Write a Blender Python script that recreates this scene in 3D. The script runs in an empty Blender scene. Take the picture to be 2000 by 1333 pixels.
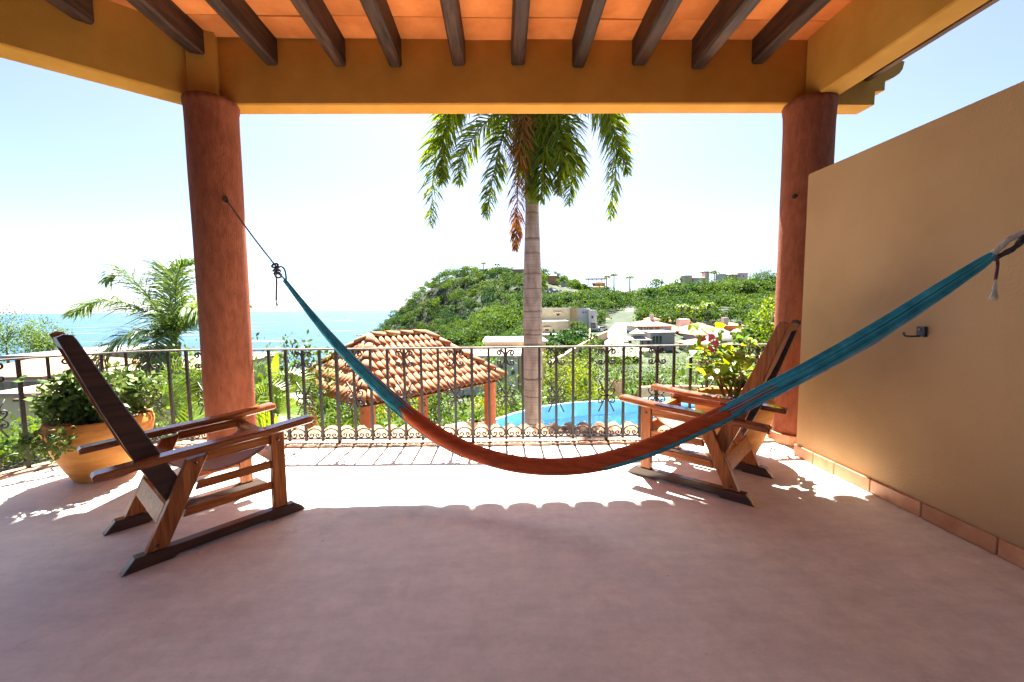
import bpy, math, random
import numpy as np
from mathutils import Vector, Matrix

random.seed(7)
rng = np.random.default_rng(7)
SC = bpy.context.scene
COL = SC.collection
R_ = math.radians

# ------------------------------------------------------------------ camera, sky, sun, exposure
CAM_H = 1.35
YAW, PITCH, ROLL, FPX = R_(1.6), math.atan(63 / 800.0), 0.0100, 800.0
Fw = Vector((math.sin(YAW) * math.cos(PITCH), math.cos(YAW) * math.cos(PITCH), -math.sin(PITCH)))
R0 = Vector((math.cos(YAW), -math.sin(YAW), 0))
U0 = R0.cross(Fw)
Rt = R0 * math.cos(ROLL) - U0 * math.sin(ROLL)
Up = U0 * math.cos(ROLL) + R0 * math.sin(ROLL)
cam = bpy.data.cameras.new('camera')
cam.sensor_width = 36.0
cam.lens = 36.0 * FPX / 2000.0
cam.clip_start = 0.05
cam.clip_end = 80000
cam_o = bpy.data.objects.new('camera', cam)
COL.objects.link(cam_o)
M = Matrix.Identity(4)
for i in range(3):
    M[i][0], M[i][1], M[i][2] = Rt[i], Up[i], -Fw[i]
M[2][3] = CAM_H
cam_o.matrix_world = M
SC.camera = cam_o

SUN_AZ, SUN_EL = R_(0.2), R_(60)
sun_dir = Vector((math.sin(SUN_AZ) * math.cos(SUN_EL), math.cos(SUN_AZ) * math.cos(SUN_EL), math.sin(SUN_EL)))
world = bpy.data.worlds.new('World')
SC.world = world
world.use_nodes = True
nt = world.node_tree
nt.nodes.clear()
sky = nt.nodes.new('ShaderNodeTexSky')
sky.sky_type = 'NISHITA'
sky.sun_disc = False
sky.sun_elevation = SUN_EL
sky.sun_rotation = SUN_AZ
sky.altitude = 40
sky.air_density = 0.45
sky.dust_density = 1.2
sky.ozone_density = 1.0
bg = nt.nodes.new('ShaderNodeBackground')
bg.inputs['Strength'].default_value = 0.05
wo = nt.nodes.new('ShaderNodeOutputWorld')
nt.links.new(sky.outputs[0], bg.inputs[0])
nt.links.new(bg.outputs[0], wo.inputs[0])
sun = bpy.data.lights.new('sun', 'SUN')
sun.energy = 5.0
sun.angle = R_(0.53)
sun.color = (1.0, 0.95, 0.87)
sun_o = bpy.data.objects.new('sun', sun)
COL.objects.link(sun_o)
sun_o.rotation_euler = sun_dir.to_track_quat('Z', 'Y').to_euler()
sun_o.location = (0, 0, 60)
vs = SC.view_settings
vs.view_transform = 'Standard'
vs.look = 'None'
vs.exposure = 3.0
vs.gamma = 1.0
SC.render.film_transparent = False
SC.cycles.max_bounces = 10
SC.cycles.diffuse_bounces = 6
SC.cycles.transparent_max_bounces = 16


def at(px, py, Y):
    """World point at forward distance Y metres that lies on the bearing (px, py) of the survey photo."""
    d = Fw + Rt * ((px - 1000.0) / FPX) - Up * ((py - 666.5) / FPX)
    t = Y / d.y
    return Vector((d.x * t, Y, CAM_H + d.z * t))


# ------------------------------------------------------------------ materials
def new_mat(name):
    m = bpy.data.materials.new(name)
    m.use_nodes = True
    t = m.node_tree
    p = t.nodes['Principled BSDF']
    return m, t, p


def mat(name, c1, c2=None, scale=4.0, rough=0.7, bump=0.0, bscale=60.0, stretch=(1, 1, 1), spec=0.4, obj_rand=0.0,
        detail=6.0, bstretch=None, c3=None, rough2=None, coat=0.0, metal=0.0, bdist=0.01, contrast=(0.35, 0.65)):
    m, t, p = new_mat(name)
    N, L = t.nodes, t.links
    p.inputs['Roughness'].default_value = rough
    p.inputs['Specular IOR Level'].default_value = spec
    p.inputs['Metallic'].default_value = metal
    p.inputs['Coat Weight'].default_value = coat
    p.inputs['Coat Roughness'].default_value = 0.15
    tc = N.new('ShaderNodeTexCoord')
    mp = N.new('ShaderNodeMapping')
    mp.inputs['Scale'].default_value = stretch
    L.new(tc.outputs['Object'], mp.inputs['Vector'])
    col = None
    if c2 is not None:
        nz = N.new('ShaderNodeTexNoise')
        nz.inputs['Scale'].default_value = scale
        nz.inputs['Detail'].default_value = detail
        nz.inputs['Roughness'].default_value = 0.6
        if obj_rand:
            oi0 = N.new('ShaderNodeObjectInfo')
            ad = N.new('ShaderNodeVectorMath')
            ad.operation = 'ADD'
            sc = N.new('ShaderNodeMath')
            sc.operation = 'MULTIPLY'
            sc.inputs[1].default_value = 37.0
            L.new(oi0.outputs['Random'], sc.inputs[0])
            L.new(mp.outputs[0], ad.inputs[0])
            L.new(sc.outputs[0], ad.inputs[1])
            L.new(ad.outputs[0], nz.inputs['Vector'])
        else:
            L.new(mp.outputs[0], nz.inputs['Vector'])
        rp = N.new('ShaderNodeValToRGB')
        rp.color_ramp.elements[0].position = contrast[0]
        rp.color_ramp.elements[1].position = contrast[1]
        rp.color_ramp.elements[0].color = (*c1, 1)
        rp.color_ramp.elements[1].color = (*c2, 1)
        if c3 is not None:
            e = rp.color_ramp.elements.new(0.5 * (contrast[0] + contrast[1]))
            e.color = (*c3, 1)
        L.new(nz.outputs['Fac'], rp.inputs[0])
        col = rp.outputs[0]
        if rough2 is not None:
            mr = N.new('ShaderNodeMapRange')
            mr.inputs['From Min'].default_value = 0.3
            mr.inputs['From Max'].default_value = 0.7
            mr.inputs['To Min'].default_value = rough
            mr.inputs['To Max'].default_value = rough2
            L.new(nz.outputs['Fac'], mr.inputs[0])
            L.new(mr.outputs[0], p.inputs['Roughness'])
    if obj_rand:
        oi = N.new('ShaderNodeObjectInfo')
        hs = N.new('ShaderNodeHueSaturation')
        mr = N.new('ShaderNodeMapRange')
        mr.inputs['To Min'].default_value = 1 - obj_rand
        mr.inputs['To Max'].default_value = 1 + obj_rand
        L.new(oi.outputs['Random'], mr.inputs[0])
        L.new(mr.outputs[0], hs.inputs['Value'])
        if col is None:
            hs.inputs['Color'].default_value = (*c1, 1)
        else:
            L.new(col, hs.inputs['Color'])
        col = hs.outputs[0]
    if col is None:
        p.inputs['Base Color'].default_value = (*c1, 1)
    else:
        L.new(col, p.inputs['Base Color'])
    if bump:
        mp2 = N.new('ShaderNodeMapping')
        mp2.inputs['Scale'].default_value = bstretch or stretch
        L.new(tc.outputs['Object'], mp2.inputs['Vector'])
        nb = N.new('ShaderNodeTexNoise')
        nb.inputs['Scale'].default_value = bscale
        nb.inputs['Detail'].default_value = 5
        L.new(mp2.outputs[0], nb.inputs['Vector'])
        bp = N.new('ShaderNodeBump')
        bp.inputs['Strength'].default_value = bump
        bp.inputs['Distance'].default_value = bdist
        L.new(nb.outputs['Fac'], bp.inputs['Height'])
        L.new(bp.outputs[0], p.inputs['Normal'])
    return m


def leaf_mat(name, c1, c2, trans=0.35, rough=0.5, spec=0.4, obj_rand=False):
    """Leaf: colour between c1 and c2 by a per-leaf attribute, part of the light goes through the blade."""
    m, t, p = new_mat(name)
    N, L = t.nodes, t.links
    p.inputs['Roughness'].default_value = rough
    p.inputs['Specular IOR Level'].default_value = spec
    mx = N.new('ShaderNodeMix')
    mx.data_type = 'RGBA'
    if obj_rand:
        oi = N.new('ShaderNodeObjectInfo')
        L.new(oi.outputs['Random'], mx.inputs[0])
    else:
        at_ = N.new('ShaderNodeAttribute')
        at_.attribute_name = 'leaf'
        L.new(at_.outputs['Fac'], mx.inputs[0])
    mx.inputs[6].default_value = (*c1, 1)
    mx.inputs[7].default_value = (*c2, 1)
    L.new(mx.outputs[2], p.inputs['Base Color'])
    tr = N.new('ShaderNodeBsdfTranslucent')
    hs = N.new('ShaderNodeHueSaturation')
    hs.inputs['Hue'].default_value = 0.475
    hs.inputs['Saturation'].default_value = 1.1
    hs.inputs['Value'].default_value = 1.5
    L.new(mx.outputs[2], hs.inputs['Color'])
    L.new(hs.outputs[0], tr.inputs['Color'])
    ms = N.new('ShaderNodeMixShader')
    ms.inputs[0].default_value = trans
    L.new(p.outputs[0], ms.inputs[1])
    L.new(tr.outputs[0], ms.inputs[2])
    L.new(ms.outputs[0], t.nodes['Material Output'].inputs[0])
    return m


MT = {}


def floor_mat():
    m, t, p = new_mat('terrace concrete')
    N, L = t.nodes, t.links
    tc = N.new('ShaderNodeTexCoord')

    def noise(s, d=6, r=0.6, st=(1, 1, 1)):
        mp = N.new('ShaderNodeMapping')
        mp.inputs['Scale'].default_value = st
        L.new(tc.outputs['Object'], mp.inputs[0])
        n = N.new('ShaderNodeTexNoise')
        n.inputs['Scale'].default_value = s
        n.inputs['Detail'].default_value = d
        n.inputs['Roughness'].default_value = r
        L.new(mp.outputs[0], n.inputs['Vector'])
        return n

    def ramp(src, a, b, ca, cb):
        r = N.new('ShaderNodeValToRGB')
        r.color_ramp.elements[0].position = a
        r.color_ramp.elements[1].position = b
        r.color_ramp.elements[0].color = ca
        r.color_ramp.elements[1].color = cb
        L.new(src, r.inputs[0])
        return r
    big = noise(0.8, 5)
    base = ramp(big.outputs[0], 0.34, 0.68, (0.72, 0.66, 0.575, 1), (0.81, 0.76, 0.68, 1))
    mid = noise(7.0, 12, 0.78)
    mm = ramp(mid.outputs[0], 0.35, 0.65, (0.85, 0.84, 0.835, 1), (1.09, 1.09, 1.09, 1))
    mul = N.new('ShaderNodeMix')
    mul.data_type = 'RGBA'
    mul.blend_type = 'MULTIPLY'
    mul.inputs[0].default_value = 1
    L.new(base.outputs[0], mul.inputs[6])
    L.new(mm.outputs[0], mul.inputs[7])
    # faint trowel streaks
    st = noise(2.2, 8, 0.75, (1.0, 4.5, 1))
    sm = ramp(st.outputs[0], 0.42, 0.7, (1.03, 1.03, 1.03, 1), (0.84, 0.83, 0.83, 1))
    mul2 = N.new('ShaderNodeMix')
    mul2.data_type = 'RGBA'
    mul2.blend_type = 'MULTIPLY'
    mul2.inputs[0].default_value = 0.8
    L.new(mul.outputs[2], mul2.inputs[6])
    L.new(sm.outputs[0], mul2.inputs[7])
    # small dark specks and stains
    sp = noise(26, 3, 0.6)
    spm = ramp(sp.outputs[0], 0.70, 0.76, (1, 1, 1, 1), (0.45, 0.42, 0.4, 1))
    mul3 = N.new('ShaderNodeMix')
    mul3.data_type = 'RGBA'
    mul3.blend_type = 'MULTIPLY'
    mul3.inputs[0].default_value = 0.55
    L.new(mul2.outputs[2], mul3.inputs[6])
    L.new(spm.outputs[0], mul3.inputs[7])
    sn = noise(1.7, 7, 0.72, (1.6, .8, 1))
    snm = ramp(sn.outputs[0], 0.56, 0.72, (1, 1, 1, 1), (0.74, 0.70, 0.69, 1))
    mulS = N.new('ShaderNodeMix')
    mulS.data_type = 'RGBA'
    mulS.blend_type = 'MULTIPLY'
    mulS.inputs[0].default_value = 0.6
    L.new(mul3.outputs[2], mulS.inputs[6])
    L.new(snm.outputs[0], mulS.inputs[7])
    # scattered dark grit, each speck small
    gv = N.new('ShaderNodeTexVoronoi')
    gv.inputs['Scale'].default_value = 3.2
    L.new(tc.outputs['Object'], gv.inputs['Vector'])
    gm = ramp(gv.outputs['Distance'], 0.018, 0.03, (0.3, 0.22, 0.18, 1), (1, 1, 1, 1))
    mulG = N.new('ShaderNodeMix')
    mulG.data_type = 'RGBA'
    mulG.blend_type = 'MULTIPLY'
    mulG.inputs[0].default_value = 0.7
    L.new(mulS.outputs[2], mulG.inputs[6])
    L.new(gm.outputs[0], mulG.inputs[7])
    mul3 = mulG
    # hairline cracks: thin voronoi edges, broken up
    vo = N.new('ShaderNodeTexVoronoi')
    vo.feature = 'DISTANCE_TO_EDGE'
    vo.inputs['Scale'].default_value = 0.55
    wn = noise(3.0, 6, 0.7)
    wv = N.new('ShaderNodeVectorMath')
    wv.operation = 'MULTIPLY_ADD'
    wv.inputs[1].default_value = (0.5, 0.5, 0.0)
    L.new(wn.outputs['Color'], wv.inputs[0])
    L.new(tc.outputs['Object'], wv.inputs[2])
    L.new(wv.outputs[0], vo.inputs['Vector'])
    cr = ramp(vo.outputs['Distance'], 0.0015, 0.005, (0.86, 0.84, 0.83, 1), (1, 1, 1, 1))
    brk = noise(1.3, 3)
    bm_ = ramp(brk.outputs[0], 0.52, 0.58, (0, 0, 0, 1), (1, 1, 1, 1))
    mul4 = N.new('ShaderNodeMix')
    mul4.data_type = 'RGBA'
    mul4.blend_type = 'MULTIPLY'
    L.new(bm_.outputs[0], mul4.inputs[0])
    L.new(mul3.outputs[2], mul4.inputs[6])
    L.new(cr.outputs[0], mul4.inputs[7])
    L.new(mul4.outputs[2], p.inputs['Base Color'])
    mr = N.new('ShaderNodeMapRange')
    mr.inputs['From Min'].default_value = 0.3
    mr.inputs['From Max'].default_value = 0.7
    mr.inputs['To Min'].default_value = 0.42
    mr.inputs['To Max'].default_value = 0.66
    L.new(mid.outputs[0], mr.inputs[0])
    L.new(mr.outputs[0], p.inputs['Roughness'])
    bp = N.new('ShaderNodeBump')
    bp.inputs['Strength'].default_value = 0.18
    bp.inputs['Distance'].default_value = 0.006
    L.new(mid.outputs[0], bp.inputs['Height'])
    L.new(bp.outputs[0], p.inputs['Normal'])
    return m


def sea_mat():
    m, t, p = new_mat('sea water')
    N, L = t.nodes, t.links
    tc = N.new('ShaderNodeTexCoord')
    sx = N.new('ShaderNodeSeparateXYZ')
    L.new(tc.outputs['Object'], sx.inputs[0])
    nz = N.new('ShaderNodeTexNoise')
    nz.inputs['Scale'].default_value = 0.004
    nz.inputs['Detail'].default_value = 8
    mp = N.new('ShaderNodeMapping')
    mp.inputs['Scale'].default_value = (0.35, 1.0, 1.0)
    L.new(tc.outputs['Object'], mp.inputs[0])
    L.new(mp.outputs[0], nz.inputs['Vector'])
    rp = N.new('ShaderNodeValToRGB')
    rp.color_ramp.elements[0].position = 0.35
    rp.color_ramp.elements[1].position = 0.68
    rp.color_ramp.elements[0].color = (0.008, 0.044, 0.066, 1)
    rp.color_ramp.elements[1].color = (0.014, 0.066, 0.090, 1)
    L.new(nz.outputs[0], rp.inputs[0])
    # foam streaks
    nf = N.new('ShaderNodeTexNoise')
    nf.inputs['Scale'].default_value = 0.03
    nf.inputs['Detail'].default_value = 9
    mp2 = N.new('ShaderNodeMapping')
    mp2.inputs['Scale'].default_value = (0.12, 1.0, 1.0)
    L.new(tc.outputs['Object'], mp2.inputs[0])
    L.new(mp2.outputs[0], nf.inputs['Vector'])
    fr = N.new('ShaderNodeValToRGB')
    fr.color_ramp.elements[0].position = 0.63
    fr.color_ramp.elements[1].position = 0.72
    fr.color_ramp.elements[0].color = (0, 0, 0, 1)
    fr.color_ramp.elements[1].color = (0.6, 0.6, 0.6, 1)
    L.new(nf.outputs[0], fr.inputs[0])
    mx = N.new('ShaderNodeMix')
    mx.data_type = 'RGBA'
    L.new(fr.outputs[0], mx.inputs[0])
    L.new(rp.outputs[0], mx.inputs[6])
    mx.inputs[7].default_value = (0.7, 0.75, 0.75, 1)
    L.new(mx.outputs[2], p.inputs['Base Color'])
    p.inputs['Roughness'].default_value = 0.25
    p.inputs['Specular IOR Level'].default_value = 0.10
    nb = N.new('ShaderNodeTexNoise')
    nb.inputs['Scale'].default_value = 0.12
    nb.inputs['Detail'].default_value = 8
    mp3 = N.new('ShaderNodeMapping')
    mp3.inputs['Scale'].default_value = (0.4, 1.0, 1.0)
    L.new(tc.outputs['Object'], mp3.inputs[0])
    L.new(mp3.outputs[0], nb.inputs['Vector'])
    bp = N.new('ShaderNodeBump')
    bp.inputs['Strength'].default_value = 0.6
    bp.inputs['Distance'].default_value = 1.2
    L.new(nb.outputs[0], bp.inputs['Height'])
    L.new(bp.outputs[0], p.inputs['Normal'])
    return m


def trunk_mat():
    """Royal palm trunk: pale grey bark with darker leaf-scar rings at uneven heights."""
    m, t, p = new_mat('ringed palm bark')
    N, L = t.nodes, t.links
    tc = N.new('ShaderNodeTexCoord')
    nz = N.new('ShaderNodeTexNoise')
    nz.inputs['Scale'].default_value = 9
    nz.inputs['Detail'].default_value = 8
    mp = N.new('ShaderNodeMapping')
    mp.inputs['Scale'].default_value = (1, 1, 0.35)
    L.new(tc.outputs['Object'], mp.inputs[0])
    L.new(mp.outputs[0], nz.inputs['Vector'])
    rp = N.new('ShaderNodeValToRGB')
    rp.color_ramp.elements[0].position = 0.3
    rp.color_ramp.elements[1].position = 0.7
    rp.color_ramp.elements[0].color = (0.24, 0.185, 0.155, 1)
    rp.color_ramp.elements[1].color = (0.42, 0.36, 0.32, 1)
    L.new(nz.outputs[0], rp.inputs[0])
    sx = N.new('ShaderNodeSeparateXYZ')
    L.new(tc.outputs['Object'], sx.inputs[0])
    n1 = N.new('ShaderNodeTexNoise')
    n1.noise_dimensions = '1D'
    n1.inputs['Scale'].default_value = 9.0
    n1.inputs['Detail'].default_value = 2
    wob = N.new('ShaderNodeMath')
    wob.operation = 'MULTIPLY_ADD'
    wob.inputs[1].default_value = 0.05
    L.new(nz.outputs[0], wob.inputs[0])
    L.new(sx.outputs['Z'], wob.inputs[2])
    L.new(wob.outputs[0], n1.inputs['W'])
    r2 = N.new('ShaderNodeValToRGB')
    r2.color_ramp.elements[0].position = 0.30
    r2.color_ramp.elements[1].position = 0.40
    r2.color_ramp.elements[0].color = (0.5, 0.43, 0.4, 1)
    r2.color_ramp.elements[1].color = (1, 1, 1, 1)
    L.new(n1.outputs[0], r2.inputs[0])
    n3 = N.new('ShaderNodeTexNoise')
    n3.noise_dimensions = '1D'
    n3.inputs['Scale'].default_value = 34.0
    L.new(wob.outputs[0], n3.inputs['W'])
    r3 = N.new('ShaderNodeValToRGB')
    r3.color_ramp.elements[0].position = 0.36
    r3.color_ramp.elements[1].position = 0.44
    r3.color_ramp.elements[0].color = (0.8, 0.77, 0.75, 1)
    r3.color_ramp.elements[1].color = (1, 1, 1, 1)
    L.new(n3.outputs[0], r3.inputs[0])
    a = rp.outputs[0]
    for b in (r2.outputs[0], r3.outputs[0]):
        mx = N.new('ShaderNodeMix')
        mx.data_type = 'RGBA'
        mx.blend_type = 'MULTIPLY'
        mx.inputs[0].default_value = 1
        L.new(a, mx.inputs[6])
        L.new(b, mx.inputs[7])
        a = mx.outputs[2]
    L.new(a, p.inputs['Base Color'])
    p.inputs['Roughness'].default_value = 0.85
    bp = N.new('ShaderNodeBump')
    bp.inputs['Strength'].default_value = 0.5
    bp.inputs['Distance'].default_value = 0.01
    L.new(n1.outputs[0], bp.inputs['Height'])
    L.new(bp.outputs[0], p.inputs['Normal'])
    return m


MT['floor'] = floor_mat()
MT['sea'] = sea_mat()
MT['royal_bark'] = trunk_mat()
MT['beam'] = mat('ochre beam plaster', (0.47, 0.225, 0.034), (0.55, 0.28, 0.053), 2.5, 0.85, 0.25, 70, spec=0.25, bdist=0.006)
MT['wall'] = mat('sand ochre wall plaster', (0.40, 0.236, 0.105), (0.475, 0.292, 0.140), 0.9, 0.85, 0.5, 70, spec=0.25, bdist=0.005)
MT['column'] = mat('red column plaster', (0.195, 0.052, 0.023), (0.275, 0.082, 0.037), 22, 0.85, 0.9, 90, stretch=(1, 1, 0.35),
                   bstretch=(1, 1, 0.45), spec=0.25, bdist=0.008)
MT['ceiling'] = mat('orange clay ceiling tile', (0.60, 0.185, 0.05), (0.78, 0.28, 0.085), 3.0, 0.85, 0.35, 30, obj_rand=0.2,
                    c3=(0.71, 0.235, 0.065), spec=0.2, bdist=0.006)
MT['joint'] = mat('dirty open joint', (0.03, 0.026, 0.022), (0.09, 0.075, 0.06), 12, 0.95)
MT['mortar'] = mat('dark mortar', (0.14, 0.085, 0.05), (0.2, 0.12, 0.07), 9, 0.95)
MT['rafter'] = mat('dark stained rafter wood', (0.017, 0.009, 0.007), (0.075, 0.036, 0.023), 6, 0.6, 0.6, 25, stretch=(5, 0.5, 5),
                   obj_rand=0.25, spec=0.3, bdist=0.008)
MT['wood_x'] = mat('varnished cedar along', (0.19, 0.050, 0.013), (0.45, 0.150, 0.038), 7, 0.34, 0.12, 40, stretch=(0.6, 9, 9), spec=0.2,
                   coat=0.0, bdist=0.003, c3=(0.33, 0.095, 0.024))
MT['wood_z'] = mat('varnished cedar upright', (0.18, 0.050, 0.015), (0.40, 0.135, 0.038), 7, 0.34, 0.12, 40, stretch=(9, 9, 0.6), spec=0.2,
                   coat=0.0, bdist=0.003, c3=(0.29, 0.086, 0.024))
MT['wood_arm'] = mat('varnished cedar arm', (0.13, 0.030, 0.010), (0.34, 0.10, 0.026), 7, 0.22, 0.08, 40, stretch=(0.6, 9, 9), spec=0.5, coat=0.3, bdist=0.003)
MT['wood_dark'] = mat('darkened cedar', (0.028, 0.011, 0.007), (0.075, 0.027, 0.013), 7, 0.33, 0.12, 40, stretch=(0.6, 9, 9), spec=0.5, coat=0.2,
                      bdist=0.003)
MT['leather'] = mat('tan leather sling', (0.33, 0.155, 0.10), (0.42, 0.215, 0.145), 5, 0.55, 0.2, 120, spec=0.35, bdist=0.002)
MT['iron'] = mat('brown wrought iron', (0.007, 0.0055, 0.0045), (0.02, 0.014, 0.011), 30, 0.5, 0.3, 120, spec=0.5, bdist=0.001)
MT['iron_pale'] = mat('pale handrail iron', (0.10, 0.08, 0.065), (0.26, 0.21, 0.17), 20, 0.45, 0.2, 90, spec=0.5, bdist=0.001)  # paler than the iron of the bars
MT['clay'] = mat('ochre clay pot', (0.40, 0.14, 0.026), (0.54, 0.24, 0.05), 3.2, 0.75, 0.35, 18, stretch=(1, 1, 5), spec=0.3,
                 c3=(0.47, 0.185, 0.036), bdist=0.008)
MT['pale_clay'] = mat('pale clay pot', (0.42, 0.30, 0.2), (0.5, 0.38, 0.27), 5, 0.85, 0.2, 30)
MT['skirting'] = mat('terracotta skirting tile', (0.42, 0.17, 0.075), (0.56, 0.27, 0.13), 6, 0.55, 0.15, 40, obj_rand=0.12, spec=0.4, bdist=0.003)
MT['edge_tile'] = mat('worn terracotta edging', (0.30, 0.14, 0.08), (0.40, 0.26, 0.175), 5, 0.8, 0.3, 40, obj_rand=0.12, bdist=0.005)
MT['barrel'] = mat('barrel roof tile', (0.26, 0.082, 0.034), (0.40, 0.19, 0.09), 7, 0.85, 0.3, 45, obj_rand=0.13, c3=(0.34, 0.135, 0.057), bdist=0.004)
MT['barrel_worn'] = mat('weathered barrel tile', (0.19, 0.085, 0.042), (0.29, 0.175, 0.10), 6, 0.9, 0.3, 45, obj_rand=0.25, c3=(0.245, 0.125, 0.065), bdist=0.004)
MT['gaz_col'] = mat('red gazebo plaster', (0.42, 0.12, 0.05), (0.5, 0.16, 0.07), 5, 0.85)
MT['soil'] = mat('potting soil', (0.05, 0.03, 0.02), (0.1, 0.06, 0.04), 20, 0.95, 0.8, 40)
MT['red_cloth'] = mat('rust red woven cotton', (0.34, 0.045, 0.010), (0.48, 0.082, 0.018), 14, 0.85, 0.5, 260, stretch=(0.5, 0.5, 3), spec=0.2, bdist=0.003)
MT['teal_cloth'] = mat('teal woven cotton', (0.03, 0.17, 0.19), (0.08, 0.28, 0.30), 14, 0.85, 0.5, 260, stretch=(0.5, 0.5, 3), spec=0.2, bdist=0.003)
MT['teal_string'] = mat('teal hammock string', (0.02, 0.19, 0.22), (0.06, 0.40, 0.46), 9, 0.8, obj_rand=0.0, spec=0.3)
MT['dark_string'] = mat('dark teal hammock string', (0.012, 0.09, 0.12), (0.025, 0.17, 0.20), 9, 0.8)  # shade in the gaps between strands, put into a darker teal
MT['mid_string'] = mat('bright teal hammock string', (0.06, 0.34, 0.40), (0.12, 0.45, 0.5), 9, 0.8)  # highlight streaks along the strands, put into a brighter teal
MT['pale_string'] = mat('pale blue hammock string', (0.22, 0.42, 0.46), (0.4, 0.55, 0.58), 9, 0.8)
MT['rope_dark'] = mat('dark twisted rope', (0.035, 0.03, 0.03), (0.14, 0.10, 0.09), 60, 0.9, 0.8, 140, bdist=0.004)
MT['rope_plum'] = mat('plum rope', (0.10, 0.03, 0.05), (0.2, 0.08, 0.1), 50, 0.9, 0.8, 140, bdist=0.004)
MT['rope_cream'] = mat('cream cord', (0.55, 0.47, 0.38), (0.68, 0.6, 0.5), 40, 0.9)
MT['hook'] = mat('black iron hook', (0.015, 0.015, 0.018), (0.04, 0.04, 0.045), 30, 0.4, metal=0.0, spec=0.6)
MT['black'] = mat('dark hole', (0.01, 0.008, 0.008), None, rough=0.95)
MT['terrain'] = mat('scrub ground', (0.012, 0.024, 0.008), (0.045, 0.052, 0.022), 0.15, 0.95, 0.5, 1.5, c3=(0.022, 0.036, 0.012), bdist=0.2)
MT['lawn'] = mat('garden ground', (0.05, 0.09, 0.02), (0.10, 0.13, 0.04), 2, 0.95)
MT['paving'] = mat('pool paving', (0.40, 0.30, 0.225), (0.48, 0.39, 0.31), 3, 0.8, 0.2, 20, bdist=0.004)
MT['road'] = mat('pale cobbled road', (0.13, 0.12, 0.112), (0.19, 0.18, 0.165), 0.8, 0.9)
MT['rock'] = mat('grey cliff rock', (0.12, 0.115, 0.115), (0.3, 0.28, 0.27), 0.25, 0.95, 0.8, 0.6, bdist=0.6)
MT['pool_tile'] = mat('light blue pool render', (0.30, 0.62, 0.78), (0.37, 0.68, 0.82), 2, 0.5)
MT['cream'] = mat('cream render', (0.52, 0.40, 0.24), (0.60, 0.48, 0.30), 0.6, 0.9)
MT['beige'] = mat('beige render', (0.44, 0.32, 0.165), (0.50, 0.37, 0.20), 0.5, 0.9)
MT['white'] = mat('white render', (0.46, 0.46, 0.45), (0.54, 0.53, 0.51), 0.6, 0.85)
MT['grey'] = mat('grey render', (0.24, 0.24, 0.235), (0.30, 0.295, 0.285), 0.6, 0.9)
MT['lilac'] = mat('lilac render', (0.45, 0.36, 0.42), (0.52, 0.42, 0.48), 0.6, 0.9)
MT['stone'] = mat('rubble stone wall', (0.16, 0.13, 0.10), (0.34, 0.29, 0.23), 2.5, 0.95, 0.6, 3, bdist=0.1)
MT['far_tile'] = mat('far clay roof', (0.32, 0.13, 0.065), (0.42, 0.215, 0.125), 1.2, 0.9, 0.3, 4, bdist=0.1)
MT['pink_roof'] = mat('pink flat roof', (0.33, 0.22, 0.17), (0.40, 0.28, 0.22), 0.6, 0.9)
MT['pane'] = mat('dark window glass', (0.03, 0.045, 0.05), None, rough=0.08, spec=0.7)
MT['dark_wood'] = mat('brown timber', (0.09, 0.045, 0.03), (0.16, 0.08, 0.05), 3, 0.8)
MT['thatch'] = mat('grey thatch', (0.22, 0.2, 0.17), (0.34, 0.31, 0.27), 4, 0.95, 0.5, 20, bdist=0.05)
MT['car_white'] = mat('white car paint', (0.7, 0.71, 0.72), None, rough=0.2, spec=0.6, coat=0.5)
MT['car_dark'] = mat('dark car paint', (0.03, 0.035, 0.045), None, rough=0.2, spec=0.6, coat=0.5)
MT['rubber'] = mat('tyre rubber', (0.02, 0.02, 0.02), None, rough=0.85)
MT['bark'] = mat('brown bark', (0.10, 0.07, 0.045), (0.2, 0.15, 0.1), 12, 0.9, 0.6, 40, stretch=(1, 1, 0.4), bdist=0.01)
MT['stem'] = mat('woody stem', (0.2, 0.1, 0.05), (0.32, 0.19, 0.1), 20, 0.85, 0.4, 80, bdist=0.002)
MT['petal'] = mat('pink hibiscus petal', (0.62, 0.05, 0.17), (0.78, 0.14, 0.28), 20, 0.6)
MT['crownshaft'] = mat('green crownshaft', (0.10, 0.15, 0.04), (0.2, 0.24, 0.08), 3, 0.5, stretch=(1, 1, 0.3))
MT['forest'] = leaf_mat('forest leaves', (0.009, 0.038, 0.010), (0.075, 0.135, 0.016), 0.38, 0.7, 0.2)
MT['garden_leaf'] = leaf_mat('garden leaves', (0.018, 0.058, 0.010), (0.10, 0.165, 0.018), 0.33, 0.5, 0.2)
MT['lime_leaf'] = leaf_mat('lime hedge leaves', (0.05, 0.115, 0.009), (0.20, 0.24, 0.015), 0.38, 0.5, 0.2)
MT['bush_leaf'] = leaf_mat('variegated leaf', (0.03, 0.085, 0.02), (0.20, 0.26, 0.07), 0.22, 0.5, 0.2, obj_rand=True)
MT['bush_leaf_m'] = leaf_mat('small variegated leaves', (0.02, 0.07, 0.015), (0.17, 0.23, 0.06), 0.22, 0.5, 0.2)
MT['hib_leaf'] = leaf_mat('hibiscus leaf', (0.035, 0.11, 0.014), (0.22, 0.29, 0.02), 0.42, 0.42, 0.5, obj_rand=True)
MT['frond'] = leaf_mat('palm leaflets', (0.035, 0.10, 0.016), (0.28, 0.36, 0.03), 0.48, 0.4, 0.4)
MT['frond_dead'] = leaf_mat('dry palm leaflets', (0.13, 0.062, 0.02), (0.36, 0.20, 0.045), 0.4, 0.7, 0.2)
MT['coco_frond'] = leaf_mat('coconut leaflets', (0.04, 0.10, 0.035), (0.18, 0.26, 0.055), 0.35, 0.35, 0.5)
MT['fan_leaf'] = leaf_mat('fan palm blades', (0.05, 0.13, 0.014), (0.20, 0.29, 0.035), 0.42, 0.4, 0.5)
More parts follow.
